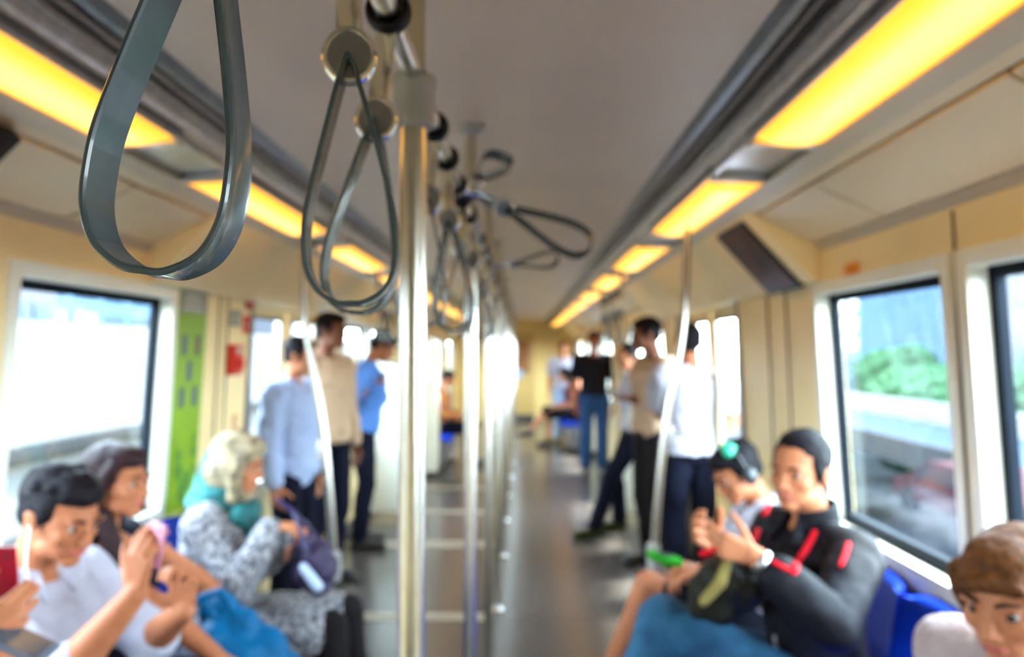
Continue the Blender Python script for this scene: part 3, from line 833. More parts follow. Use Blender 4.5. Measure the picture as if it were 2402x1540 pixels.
class Fig:
    def __init__(s, label, loc, yaw, seated=False, k=1., lean=0, side_lean=0, skin='tan', twist=0, head=(0, 0, 0), f=False,
                 rw=None, lw=None, rh=(0, 0, -1), lh=(0, 0, -1), ra=None, la=None, knees=None, ankles=None, lod=0, hdz=0, seat=.43, headk=1., world_hands=True):
        """loc: world point on the floor under the pelvis; yaw: degrees, 0 faces down the car; rw / lw: world wrists"""
        s.r = root('person', label, 'person', loc, math.radians(yaw)); s.k = k; s.f = f; s.lod = lod; s.skin = skins[skin]
        s.RT = Matrix.Rotation(math.radians(yaw), 3, 'Z'); s.loc = V(loc); s.seated = seated; s.hk = headk
        s.vox = (.0048, .0068, .011)[lod]; s.cv = (.0075, .009, .012)[lod]
        s.P = V((0, 0, (seat + .10 * k) if seated else .93 * k))
        RL = Matrix.Rotation(math.radians(-lean), 3, 'X') @ Matrix.Rotation(math.radians(side_lean), 3, 'Y')
        TW = Matrix.Rotation(math.radians(twist), 3, 'Z'); s.RL, s.TW = RL, TW
        up = lambda x, y, z: s.P + RL @ (TW @ V((x, y, z)) * k)
        w = .165 if f else .19
        s.N = up(0, -.015, .515); s.up = up
        s.C = up(0, .0, .30)
        s.S = {1: up(w, -.01, .455), -1: up(-w, -.01, .455)}
        s.HB = s.N + (RL @ V((0, .02, .06))) * k
        hx, hy, hz = head                                    # yaw (left +), pitch (down +), roll
        s.RH = (RL @ TW if abs(lean) < 8 else TW) @ Matrix.Rotation(math.radians(hx), 3, 'Z') @ Matrix.Rotation(math.radians(-hy), 3, 'X') @ Matrix.Rotation(math.radians(hz), 3, 'Y')
        s.H = s.HB + s.RH @ (V((0, .028, .105)) * k) + V((0, 0, hdz))
        hw = .095 * k
        s.hip = {1: s.P + V((hw, .0, -.02)), -1: s.P + V((-hw, .0, -.02))}
        s.knee, s.ank, s.foot = {}, {}, {}
        for q, i in ((1, 0), (-1, 1)):
            if seated:
                dk = V((q * .12, .46 * k, seat + .07)); da = V((q * .11, .46 * k, .09))
            else:
                dk = V((q * .10, .035, .50 * k)); da = V((q * .105, -.02, .09))
            if knees and knees[i] is not None: dk = V(knees[i])
            if ankles and ankles[i] is not None: da = V(ankles[i])
            s.knee[q], s.ank[q] = dk, da
            s.foot[q] = V((q * .12, 1, -.12)) if not (ankles and len(ankles) > 2) else V(ankles[2 + i])
        l1, l2 = .285 * k, .245 * k
        s.elb, s.wr, s.hd, s.pn = {}, {}, {}, {}
        for q, wp, hp, ap in ((1, rw, rh, ra), (-1, lw, lh, la)):
            if wp is None:
                if seated: e, c = s.S[q] + V((q * .05, .03, -.27)) * k, None; c = e + V((-q * .07, .22, -.05)) * k
                else: e = s.S[q] + V((q * .045, -.02, -.28)) * k; c = e + V((q * .01, .05, -.24)) * k
                s.elb[q], s.wr[q] = e, c
                s.hd[q] = (c - e).normalized(); s.pn[q] = V((-q, 0, 0)) if not seated else V((0, 0, -1))
            else:
                hint = V(ap[1]) if (ap and len(ap) > 1) else V((q * .5, -.4, -1))
                s.elb[q], s.wr[q] = ik(s.S[q], s.L(wp), l1, l2, hint)
                s.hd[q] = s.D(hp) if not (ap and ap[0] == 'w') else s.D(hp)
                s.pn[q] = s.D(ap[2]) if (ap and len(ap) > 2) else V((-q, 0, 0))
        s.curl = {1: .4, -1: .4}; s.thumb = {1: .5, -1: .5}
    def L(s, p): return s.RT.transposed() @ (V(p) - s.loc)
    def D(s, d): return s.RT.transposed() @ V(d)
    def hp(s, x, y, z): return s.H + s.RH @ (V((x, y, z)) * s.k * s.hk)
    def torso(s, b, inf=0., t0=-.14, t1=1.0, w=1.):
        T = [(-.14, .11, .085, -.0), (-.02, .165, .12, -.005), (.10, .162, .118, 0), (.28, .142, .108, .005), (.48, .150, .112, .01), (.68, .172, .120, .008), (.84, .178, .108, -.005), (.93, .135, .082, -.012), (1.0, .062, .058, -.012)]
        if s.f: T = [(t, x * (1.0, 1.03, 1.0, .88, .88, .88, .88, .86, .86)[i], y * (1, 1, 1, .9, .95, 1.02, .95, .95, .9)[i], o) for i, (t, x, y, o) in enumerate(T)]
        rows = []
        def ev(t):
            for a, c in zip(T, T[1:]):
                if t <= c[0] or c is T[-1]:
                    u = (t - a[0]) / (c[0] - a[0]); return [a[i] + (c[i] - a[i]) * u for i in (1, 2, 3)]
        ts = sorted({t0, t1} | {t[0] for t in T if t0 < t[0] < t1})
        for t in ts:
            rx, ry, oy = ev(t); tt = max(t, 0)
            RB = s.RL @ s.TW if t > 0 else Matrix.Identity(3)
            tw = Matrix.Identity(3)
            c = s.P + (s.RL @ V((0, oy, t * .515))) * s.k
            e = inf * (1 if t < .9 else .45)
            f = .35 + .65 * min(1, tt * 2)
            X = (s.RL @ Matrix.Rotation(0, 3, 'Z') @ V((1, 0, 0))).lerp(s.RL @ s.TW @ V((1, 0, 0)), min(1, tt * 1.5)).normalized()
            Y = (s.RL @ V((0, 1, 0))).lerp(s.RL @ s.TW @ V((0, 1, 0)), min(1, tt * 1.5)).normalized()
            rows.append((c, X * (rx * s.k + e) * w, Y * (ry * s.k + e)))
        b.loft(rows)
        if s.f and t1 > .6 and t0 < .6:
            for q in (-1, 1): b.ell(s.up(q * .072, .085, .34), (.058 * s.k + inf * .6,) * 3)
    def shoulders(s, b, inf=0., neck=.05):
        for q in (-1, 1):
            b.cone(s.N + (s.RL @ V((q * .035, -.01, -.035))) * s.k, s.S[q] + V((0, 0, .005)), (.048 * s.k + inf * .5), .052 * s.k + inf)
            b.ell(s.S[q] + V((0, 0, -.012)), .060 * s.k * (.9 if s.f else 1) + inf)
    def arm(s, b, q, inf=0., u=1.0, f=1.0, flare=0.):
        g = .88 if s.f else 1
        S, E, W = s.S[q], s.elb[q], s.wr[q]; k = s.k
        b.cone(S, S.lerp(E, u), .056 * k * g + inf, (.056 + (.042 - .056) * u) * k * g + inf + (flare if u < 1 else 0))
        if u >= 1 and f > 0:
            b.cone(E, E.lerp(W, min(f, .35)), .043 * k * g + inf, .044 * k * g + inf)
            if f > .35: b.cone(E.lerp(W, .35), E.lerp(W, f), .044 * k * g + inf, (.044 + (.028 - .044) * (f - .35) / .65) * k * g + inf + flare)
    def leg(s, b, q, inf=0., t=1., c=1., flare=0., a0=0.):
        k = s.k; H, K, A = s.hip[q], s.knee[q], s.ank[q]
        b.cone(H.lerp(K, a0), H.lerp(K, t), .086 * k + inf + (.057 - .086) * k * a0, (.086 + (.057 - .086) * t) * k + inf)
        if t >= 1 and c > 0:
            m = K.lerp(A, min(c, .32)); back = (V((0, -1, 0)) * .012 * k)
            b.cone(K, m + back, .057 * k + inf, .056 * k + inf)
            if c > .32: b.cone(m + back, K.lerp(A, c), .056 * k + inf, (.056 + (.036 - .056) * (c - .32) / .68) * k + inf + flare)
    def footb(s, b, q, inf=0.):
        A = s.ank[q]; d = s.foot[q].normalized(); k = s.k
        b.cone(A + V((0, 0, -.0)), A - d * .02 * k + V((0, 0, -.045)) * k, .036 * k + inf, .034 * k + inf)
        b.cone(A - d * .03 * k + V((0, 0, -.05)) * k, A + d * .17 * k + V((0, 0, -.045)) * k, .036 * k + inf, .030 * k + inf)
    def headb(s, b):
        k = s.k * s.hk; h = s.hp; R = s.RH
        E = lambda c, r: b.ell(h(*c), tuple(x * k for x in r), R)
        w = .95 if s.f else 1
        E((0, -.012, .030), (.074 * w, .095, .085)); E((0, .035, .0), (.064 * w, .060, .075)); E((0, .045, -.045), (.052 * w, .052, .058))
        E((0, .072, -.088), (.026, .024, .020)); E((0, .018, -.070), (.054 * w, .055, .035))
        for q in (-1, 1):
            E((q * .036, .060, -.022), (.026, .028, .026)); E((q * .078 * w, -.002, -.008), (.009, .019, .031)); E((q * .081 * w, -.010, .006), (.008, .014, .016))
            E((q * .030, .086, .022), (.024, .011, .008))
            E((q * .0115, .101, -.033), (.008, .010, .008))
        b.cone(h(0, .088, .018), h(0, .108, -.026), .0085 * k, .0115 * k); E((0, .112, -.029), (.010, .010, .009))
        E((0, .090, -.055), (.020, .012, .006)); E((0, .088, -.065), (.017, .012, .007))
        b.cone(s.N - V((0, 0, .05)), s.N + (s.H - s.N) * .25, .060 * s.k * w, .052 * s.k * w)
        b.cone(s.N, h(0, -.015, -.045), .053 * s.k * w, .054 * k * w)
    def face(s):
        k = s.k * s.hk; R = s.RH
        if s.lod > 1: return
        for q in (-1, 1):
            b = B(); bmesh.ops.create_uvsphere(b, u_segments=16, v_segments=10, radius=.0112 * k)
            e = link('eye', b, m_eye, s.r); e.location = s.hp(q * .031, .0795, .004); e.rotation_euler = R.to_euler()
            b = B(); bmesh.ops.create_uvsphere(b, u_segments=14, v_segments=8, radius=.0080 * k); i = link('iris', b, m_iris, e); i.location = (0, .0056 * k, 0)
            p = [s.hp(q * x, y, z) for x, y, z in ((.014, .0975, .024), (.030, .0965, .030), (.048, .082, .025))]
            b = B(); tube(b, spline(p, 4), .0034 * k, 8); link('eyebrow', b, m_hair, s.r)
        p = [s.hp(x, y, z) for x, y, z in ((-.022, .090, -.060), (-.008, .101, -.056), (.008, .101, -.056), (.022, .090, -.060))]
        b = B(); tube(b, spline(p, 4), [.0028 * k] * 2 + [.0052 * k] * 9 + [.0028 * k] * 2, 10); link('lips', b, m_lip, s.r)
    def body(s, bare=(), hands=True):
        b = Blob(); s.torso(b); s.shoulders(b)
        for q in (-1, 1):
            s.arm(b, q); s.leg(b, q); s.footb(b, q)
            hand(b, s.wr[q], s.hd[q], s.pn[q], q, s.k * (.93 if s.f else 1), s.curl[q], s.thumb[q])
        s.headb(b)
        s.bodyo = b.build('body', s.skin, s.r, s.vox, 2 if s.lod < 2 else 1, fac=.4)
        s.face(); return s.bodyo
    def hair(s, kind, mat=None, lab=None):
        mat = mat or m_hair; k = s.k * s.hk; h = s.hp; b = Blob(); E = lambda c, r, rot=None: b.ell(h(*c), tuple(x * k for x in r), s.RH @ rot if rot is not None else s.RH)
        E((0, -.026, .044), (.083, .095, .084)); E((0, .012 if kind != 'back' else -.015, .078), (.068, .078, .046))
        for q in (-1, 1): E((q * .060, -.01, .030), (.024, .052, .05))
        if kind == 'short':
            E((0, .052, .082), (.056, .034, .024)); E((0, -.055, -.015), (.066, .05, .05))
            for q in (-1, 1): E((q * .073, .012, .020), (.010, .018, .035))
            for i in range(14):
                a = rnd.uniform(0, 2 * PI); z = rnd.uniform(.35, 1); rr = math.sqrt(1 - z * z)
                c = V((rr * math.cos(a) * .078, -.016 + rr * math.sin(a) * .088, .05 + z * .074)); E(tuple(c), (.017, .017, .010))
        elif kind == 'back':                                   # swept back / tied
            E((0, -.05, -.01), (.072, .060, .07)); E((0, -.07, -.07), (.055, .045, .06)); E((0, -.075, -.13), (.04, .03, .05))
            for q in (-1, 1): E((q * .071, .004, .008), (.013, .028, .042))
        elif kind == 'long':
            E((0, -.055, -.02), (.076, .06, .075)); E((0, -.06, -.09), (.075, .048, .07)); E((0, -.055, -.16), (.07, .036, .07))
            for q in (-1, 1):
                b.chain([h(q * .068, .030, .055), h(q * .079, .006, .0), h(q * .080, -.02, -.07), h(q * .072, -.03, -.15)], [.022 * k, .022 * k, .028 * k, .024 * k])
            E((0, .055, .080), (.052, .032, .024))
        elif kind == 'bob':
            E((0, -.055, -.02), (.078, .06, .075)); E((0, .062, .066), (.060, .030, .026)); 
            for q in (-1, 1): b.chain([h(q * .066, .045, .055), h(q * .080, .018, .0), h(q * .077, .0, -.055)], [.022 * k, .024 * k, .016 * k])
            b.chain([h(-.05, .085, .055), h(.0, .098, .062), h(.05, .085, .045)], [.012 * k, .015 * k, .014 * k])
        elif kind == 'bun':
            E((0, -.05, -.01), (.072, .055, .055)); E((0, -.075, .075), (.042, .04, .038)); E((0, .05, .078), (.055, .032, .022))
        o = b.build('hair', mat, s.r, (.0055, .007, .011)[s.lod], 4, disp=.006 if s.lod < 2 else 0, dsc=.03)
        return o
    def shirt(s, name, mat, sleeve='short', inf=.012, low=-.05, top=.97, disp=.012, hem=0, open_neck=True, label=None):
        b = Blob(); s.torso(b, inf, low, top); s.shoulders(b, inf)
        for q in (-1, 1):
            if sleeve == 'short': s.arm(b, q, inf + .006, u=.62, flare=.012)
            elif sleeve == 'elbow': s.arm(b, q, inf + .004, u=1, f=.12)
            elif sleeve == 'long': s.arm(b, q, inf, f=getattr(s, 'sl', .9), flare=.003)
            elif sleeve == 'none': pass
        for e in getattr(s, 'extra', []): e(b)
        s.extra = []
        o = b.build(name, mat, s.r, s.cv, 3, disp=disp if s.lod < 2 else disp * .8, dsc=.07)
        if label: o['label'] = label
        return o
    def collar(s, mat, r=.062, name='collar', h=.028, t=.007):
        b = Blob(); R = s.RL @ s.TW; n = 20
        pts = []
        for i in range(n + 1):
            a = math.radians(118 + 304 * i / n)
            pts.append(s.N + R @ (V((math.cos(a) * r * .98, math.sin(a) * r * .92 + .006, -.004 + .012 * -math.sin(a))) * s.k))
        up = R @ V((0, 0, 1))
        for p, q in zip(pts, pts[1:]): b.cone(p, q, t, t, 8); b.cone(p + up * h, q + up * h, t * .8, t * .8, 8); b.cone(p, p + up * h, t, t * .8, 8)
        p0, p1 = pts[0], pts[-1]
        for p, sg in ((p0, -1), (p1, 1)):
            b.cone(p + up * h * .6, p + R @ (V((sg * .018, .045, -.03)) * s.k), t, t, 8)
            b.cone(p, p + R @ (V((sg * .035, .03, -.03)) * s.k), t, t, 8)
        return b.build(name, mat, s.r, .005 if s.lod < 2 else .008, 2)
    def trousers(s, mat, inf=.014, top=.06, c=.96, flare=.012, name='trousers'):
        b = Blob(); s.torso(b, inf, -.14, top)
        for q in (-1, 1): s.leg(b, q, inf, c=c, flare=flare)
        return b.build(name, mat, s.r, s.cv, 3, disp=.012, dsc=.07)
    def shoes(s, mat=m_shoe, inf=.010):
        for q in (-1, 1):
            b = Blob(); s.footb(b, q, inf)
            d = s.foot[q].normalized(); A = s.ank[q]
            b.build('shoe', mat, s.r, .008, 2)
def phone(label, c, face, up, mat=m_black, w=.074, h=.152, t=.009):
    """a phone held in a hand: its own thing"""
    f = V(face).normalized(); u = V(up); u = (u - f * u.dot(f)).normalized(); x = u.cross(f)
    r = root('phone', label, 'phone', tuple(c)); r.rotation_euler = Matrix((x, f, u)).transposed().to_euler()
    b = B(); box(b, -w / 2, w / 2, -t / 2, t / 2, -h / 2, h / 2, bev=.004); link('case', b, mat, r)
    b = B(); box(b, -w / 2 + .005, w / 2 - .005, t / 2 - .0005, t / 2 + .0008, -h / 2 + .012, h / 2 - .012); link('display', b, M('phone_glass', (60, 74, 86), .1), r)
    b = B(); lathe(b, [(.004, 0), (.0045, .002), (.003, .003)], c=(w / 2 - .014, -t / 2 - .001, h / 2 - .016), seg=12); link('camera_lens', b, m_dark, r)
    return r

# ---- 1. young man in a white shirt, front left, raising a phone
W = at
f = Fig('seated man in white shirt with short black hair, holding up a phone at lower left', (-1.125, 1.80, 0), -90, True, .97, lean=7, skin='tan', head=(-8, 14, 0), twist=-8,
        rw=W(318, 1392, 1.62), ra=('w', (.2, -.2, -1), (.25, .9, .2)), rh=(.10, .0, 1), lw=W(432, 1432, 1.80), la=('w', (-.3, .2, -1), (0, -.3, .6)), lh=(-.05, -.05, 1), seat=.40)
f.curl = {1: .5, -1: .75}
f.body(); f.hair('short')
m_ws = cloth('white_shirt_cloth', (166, 164, 178))
f.shirt('shirt', m_ws, 'elbow', .018, disp=.02); f.collar(m_ws); f.trousers(m_navy); f.shoes()
b = B(); p = [f.hp(-.083 * -1, .012, -.010), f.hp(.083, .022, -.03), f.hp(.075, .03, -.10)]
tube(b, spline([f.hp(.084, .004, -.012), f.hp(.086, .012, -.022), f.hp(.078, .03, -.11), f.hp(.05, .06, -.20)], 5), .0028, 8); q = link('earphone', b, M('white_plastic', (232, 230, 228), .3), f.r)
b = B(); box(b, -.012, .012, -.004, .004, -.035, .03, bev=.003); q = link('lanyard_clip', b, m_black, f.r); q.location = f.up(.03, .142, .14)
F1 = f
ph = f.RT @ (f.wr[1] + f.D((.10, 0, 1)).normalized() * .09) + f.loc
phone('dark phone in the raised hand of the man in the white shirt', ph + V((.018, .03, .012)), (-.5, -.85, -.1), (.15, 0, 1), M('rosy_case', (176, 110, 130), .4), w=.055, h=.10)

# ---- 2. woman in a black top, long hair
f = Fig('seated woman in black top with long dark hair, beside the white shirt man', (-1.15, 2.23, 0), -90, True, .95, lean=1, skin='tan', head=(-6, 4, 0), f=True,
        rw=W(520, 1545, 2.06), ra=('w', (0, .3, 1), (0, 0, -1)), rh=(1, 0, -.6), lw=W(585, 1470, 2.32), la=('w', (0, .3, 1), (0, 0, -1)), lh=(1, -.2, -.5), seat=.40)
f.curl = {1: .55, -1: .5}; f.body(); f.hair('long', m_hairr)
f.shirt('black_top', cloth('black_top_cloth', (22, 22, 34)), 'none', .010, top=.80); f.trousers(cloth('black_skirt_cloth', (20, 20, 30)), top=.1); f.shoes()
b = B(); tube(b, spline([f.up(-.06, .13, .42), f.up(-.05, .15, .30), f.up(-.09, .13, .18)], 6), .02, 12)
b = Blob(); b.chain([f.hp(.06, .01, -.10), f.up(.07, .10, .42), f.up(.07, .135, .30), f.up(.06, .13, .2)], [.028, .03, .028, .016]); b.build('hair_lock', m_hairr, f.r, .006, 3)
r = root('shoulder_bag', 'bright teal blue cloth bag on the lap of the woman in black', 'bag', tuple(W(575, 1500, 2.2)))
o = V(r.location); b = Blob()
for px, py, y, q in ((520, 1430, 2.2, .05), (500, 1500, 2.15, .06), (560, 1480, 2.2, .07), (620, 1530, 2.2, .075), (560, 1560, 2.15, .09), (520, 1600, 2.15, .09), (640, 1580, 2.2, .08), (600, 1510, 2.22, .06), (665, 1560, 2.25, .055), (500, 1430, 2.25, .05)): b.ell(W(px, py, y) - o, (q, q * .8, q))
b.build('bag_body', cloth('teal_blue_cloth', (0, 86, 134), rough=.5), r, .008, 4, disp=.03, dsc=.09)
b = Blob(); b.chain([W(500, 1440, 2.12) - o, W(470, 1400, 2.12) - o, W(520, 1385, 2.12) - o, W(545, 1430, 2.14) - o], [.012] * 4); b.build('bag_strap', cloth('teal_blue_cloth', (0, 86, 134)), r, .006, 2)

# ---- 3. woman in headscarf and speckled coat
f = Fig('seated woman in patterned teal headscarf and grey speckled coat at the bench end', (-1.00, 2.72, 0), -90, True, .92, lean=3, skin='fair', head=(-4, 12, 0), f=True,
        rw=W(640, 1232, 2.55), ra=('w', (.3, -.5, -1), (0, .2, -1)), rh=(1, .05, -.12), lw=W(690, 1262, 2.8), la=('w', (.2, .3, -1), (0, 0, -1)), lh=(.6, -.5, -.4), seat=.41,
        knees=((.12, .47, .555), (-.12, .47, .53)), ankles=((.12, .50, .10), (-.13, .52, .09)))
f.curl = {1: .5, -1: .5}; f.body()
m_coat = M('speckled_coat', (168, 166, 172), .85, rgb2=(52, 52, 66), scale=60, bump=.3)
def skirt(b):
    for q in (-1, 1): f.leg(b, q, .035, t=.86)
    b.ell(f.P.lerp(f.knee[1].lerp(f.knee[-1], .5), .5) + V((0, 0, .0)), (.19, .20, .085))
f.extra = [skirt]
f.shirt('coat', m_coat, 'long', .022, low=-.10, disp=.016, top=.95)
m_scarf = M('patterned_scarf', (166, 148, 118), .8, rgb2=(96, 84, 66), scale=30, bump=.3); m_scteal = M('teal_scarf', (2, 88, 90), .7, noise=.3, scale=12, bump=.3)
b = Blob(); k = f.k
E = lambda c, r_: b.ell(f.hp(*c), tuple(x * k for x in r_), f.RH)
E((0, -.02, .04), (.092, .105, .098)); E((0, .028, .088), (.070, .068, .042)); E((0, -.04, -.04), (.09, .09, .09))
for q in (-1, 1): b.chain([f.hp(q * .055, .055, .075), f.hp(q * .074, .035, .02), f.hp(q * .070, .03, -.05), f.hp(q * .045, .045, -.11)], [.026] * 4)
b.ell(f.hp(0, .03, -.125), (.07, .065, .035))
for q in (-1, 1): E((q * .068, -.005, -.005), (.034, .05, .06))
E((0, -.02, -.02), (.096, .098, .085))
b.build('headscarf', m_scarf, f.r, .006, 14, disp=.002, dsc=.06)
b = Blob(); E((0, -.080, -.01), (.062, .045, .07))
b.ell(f.N + V((0, -.01, .035)), (.090, .095, .05)); b.ell(f.N + V((0, -.02, .0)), (.11, .10, .045)); b.ell(f.up(0, .10, .47), (.10, .05, .06)); b.ell(f.up(0, .13, .40), (.075, .04, .05))
b.chain([f.hp(0, -.10, .02), f.hp(0, -.11, -.05), f.N + V((0, -.08, .0))], [.03, .036, .04])
q = b.build('scarf_wrap', m_scteal, f.r, .007, 3, disp=.018, dsc=.05); q['label'] = 'dark teal end of the scarf wound around the neck'
f.trousers(m_char, .012, c=.98, flare=.02); f.shoes()
r = root('handbag', 'purple patterned handbag on the lap of the woman in the headscarf', 'bag', tuple(W(735, 1310, 2.55))); o = V(r.location)
b = Blob()
for px, py, q in ((715, 1270, .045), (740, 1300, .055), (725, 1340, .055), (760, 1330, .05), (750, 1365, .045)): b.ell(W(px, py, 2.6) - o, (q, q * 1.6, q))
b.build('bag_body', M('purple_bag', (20, 16, 48), .7, rgb2=(50, 32, 72), scale=14), r, .008, 3, disp=.01, dsc=.04)
b = Blob(); b.chain([W(720, 1290, 2.5) - o, W(690, 1200, 2.6) - o, W(650, 1170, 2.6) - o, W(720, 1230, 2.7) - o, W(760, 1300, 2.7) - o], [.009] * 5); b.build('bag_handle', M('purple_handle', (40, 30, 76), .5), r, .006, 2)
b = Blob(); b.chain([W(712, 1330, 2.5) - o, W(745, 1375, 2.5) - o], [.016, .02]); b.build('pale_tag', M('pale_blue_tag', (180, 196, 226), .4), r, .006, 2)

# ---- 4. man in black and red jacket
f = Fig('seated man in dark jacket with red stripes and blue jeans, long black hair tied back', (1.05, 2.24, 0), 90, True, .99, lean=3, skin='fair', head=(28, 3, -4), twist=14, seat=.41,
        rw=W(1690, 1285, 2.10), ra=('w', (.5, -.2, -1), (.3, -.7, .2)), rh=(-.75, -.1, .6), lw=W(1772, 1304, 1.93), la=('w', (-.6, -.3, -.7), (.1, .8, .1)), lh=(-.9, .12, .30),
        knees=((.10, .44, .66), (-.08, .49, .75)), ankles=((.12, .50, .14), (.02, .62, .36), (.1, 1, -.1), (.3, .9, -.3)))
f.curl = {1: .62, -1: .6}; f.thumb = {1: 1.0, -1: 1.0}
f.body(); f.hair('back')
m_jk = cloth('dark_jacket_cloth', (16, 15, 22), rough=.6, noise=.1)
m_tee = cloth('grey_shirt_cloth', (186, 176, 186)); m_rs = cloth('red_stripe_cloth', (214, 14, 34), rough=.5)
b = Blob(); f.torso(b, .0, -.14, .86); b.build('undershirt', m_tee, f.r, .008, 2)
def hemj(b): 
    for q in (-1, 1): f.leg(b, q, .02, t=.18)
f.extra = [hemj]
f.sl = .70
jk = f.shirt('jacket', m_jk, 'long', .020, low=-.10, top=.97, disp=.012)
b = Blob()                                             # open front showing the shirt beneath
for t in range(8): b.cone(f.up(.01, .118 - .002 * t, .02 + .05 * t), f.up(.0, .120 - .002 * t, .06 + .05 * t), .026, .022, flat=None)
b.build('shirt_front', m_tee, f.r, .006, 3)
f.collar(m_jk, .078, 'jacket_collar', .05, .011)
def stripe(pts, r0): 
    b = Blob(); b.chain([f.L(p) for p in pts], [r0] * len(pts)); b.build('red_stripe', m_rs, f.r, .005, 2)
def surf(o, px, py):
    d = (W(px, py, 2) - CL).normalized(); M3 = f.RT.transposed()
    hit, loc, nr, _ = o.ray_cast(f.L(CL), M3 @ d)
    return (f.loc + f.RT @ loc) if hit else None
for line, r0 in ((((1912, 1250), (1890, 1290), (1866, 1325), (1862, 1340)), .011), (((1812, 1316), (1836, 1330), (1862, 1340)), .0075), (((1882, 1218), (1893, 1240)), .010),
                 (((1802, 1188), (1794, 1206)), .011), (((1778, 1244), (1770, 1268)), .010), (((1990, 1275), (1982, 1300), (1972, 1325)), .008)):
    fine = [(a[0] + (c[0] - a[0]) * t / 5, a[1] + (c[1] - a[1]) * t / 5) for a, c in zip(line, line[1:]) for t in range(5)] + [line[-1]]
    run = []
    for q in [surf(jk, *q) for q in fine] + [None]:
        if q is not None and (not run or (q - run[-1]).length < .05): run.append(q)
        else:
            if len(run) > 2: stripe(run, r0)
            run = [q] if q is not None else []
f.trousers(m_denim, .016, top=.02); f.shoes()
b = B(); torus(b, (0, 0, 0), .034, .006, 'Z', 28, 8, (1, .85, 1.8)); q = link('wrist_watch', b, m_alu, f.r); e = (f.wr[-1] - f.elb[-1]).normalized()
q.location = f.wr[-1] - e * .02; q.rotation_euler = e.to_track_quat('Z', 'Y').to_euler()
b = B(); lathe(b, [(.019, 0), (.020, .004), (.018, .008), (.015, .0085)], seg=24); g = link('watch_face', b, M('pale_dial', (214, 222, 232), .15), q); g.location = (-.036, 0, 0); g.rotation_euler = (0, -PI / 2, 0)
F4 = f
r = root('backpack', 'dark olive backpack with tan trim on the lap of the man in the jacket', 'bag', tuple(W(1690, 1370, 2.05))); o = V(r.location)
b = Blob()
for px, py, q in ((1660, 1390, .055), (1700, 1360, .07), (1740, 1370, .07), (1690, 1410, .06), (1750, 1330, .05), (1640, 1420, .035)): b.ell(W(px, py, 2.02) - o, (q, q * 1.2, q))
b.build('pack_body', cloth('dark_olive_cloth', (28, 27, 20), rough=.6), r, .008, 3, disp=.012, dsc=.05)
b = Blob(); b.chain([W(1705, 1320, 1.97) - o, W(1690, 1365, 1.945) - o, W(1650, 1410, 1.955) - o], [.014, .018, .014]); b.build('tan_trim', cloth('tan_cloth', (130, 116, 66)), r, .006, 2)
phone('small red phone in the hands of the man in the striped jacket', W(1690, 1288, 1.97), (.5, .2, .8), (-.7, .5, .4), m_rs, w=.06, h=.11)

# ---- 5. girl with headphones and green hair clip
f = Fig('seated woman in white shirt with teal hair clip and dark headphones, head bowed', (1.09, 2.76, 0), 90, True, .92, lean=6, skin='tan', head=(16, 26, 4), f=True, seat=.40,
        rw=W(1650, 1335, 2.62), ra=('w', (.5, -.2, -1), (0, .1, -1)), rh=(-1, .0, .15), lw=W(1655, 1345, 2.48), la=('w', (-.5, -.2, -1), (0, 0, -1)), lh=(-.8, .1, -.1),
        knees=((.08, .44, .62), (-.02, .47, .67)), ankles=((.10, .46, .10), (.02, .64, .27), (.1, 1, -.1), (0, 1, -.25)))
f.curl = {1: .5, -1: .45}; f.body(); f.hair('bun')
f.shirt('shirt', m_ws, 'short', .018, disp=.015); f.collar(m_ws, .058)
def sk(b):
    b.ell(f.P.lerp(f.knee[-1], .45), (.15, .2, .09))
b = Blob(); f.torso(b, .014, -.14, .06)
for q in (-1, 1): f.leg(b, q, .022, t=.80)
b.build('skirt', cloth('black_skirt_cloth', (20, 20, 30)), f.r, .009, 3, disp=.01); f.shoes()
b = Blob(); b.chain([f.hp(x, y, z) for x, y, z in ((-.088, .0, .0), (-.08, -.002, .085), (0, -.01, .125), (.08, -.002, .085), (.088, .0, .0))], [.007] * 5)
for q in (-1, 1): b.ell(f.hp(q * .088, .0, -.012), (.018, .03, .034), f.RH)
q = b.build('headphones', M('dark_grey_plastic', (34, 40, 44), .3), f.r, .005, 2)
b = Blob(); b.ell(f.hp(-.045, .0, .118), (.026, .032, .020)); b.ell(f.hp(-.055, .015, .105), (.022, .022, .020)); b.build('hair_clip', M('teal_clip', (34, 168, 132), .3), f.r, .005, 1)
b = B(); torus(b, (0, 0, 0), .031, .009, 'Z', 24, 8, (1, .9, 1.3)); q = link('wristband', b, M('green_band', (50, 150, 40), .5), f.r); e = (f.wr[-1] - f.elb[-1]).normalized(); q.location = f.wr[-1] + f.hd[-1] * .0; q.rotation_euler = e.to_track_quat('Z', 'Y').to_euler()

# ---- 6. woman lower right, close
f = Fig('woman with light brown fringe in pale pink top at the lower right corner', (1.14, 1.38, 0), 100, True, 1.0, lean=4, twist=18, hdz=-.05, skin='fair', head=(4, 8, 0), f=True, seat=.37, rw=V((.86, 1.42, .55)), ra=('w', (.5, -.3, -1), (0, 0, -1)), rh=(-1, -.2, -.1), lw=V((.84, 1.2, .55)), la=('w', (-.5, -.3, -1), (0, 0, -1)), lh=(-1, .2, -.1))
f.body(); f.hair('bob', m_hairb); f.shirt('knit_top', M('pale_knit', (160, 142, 144), .85, noise=.08, scale=30, bump=.5, bscale=90), 'long', .022, disp=.018); f.trousers(m_char); f.shoes()

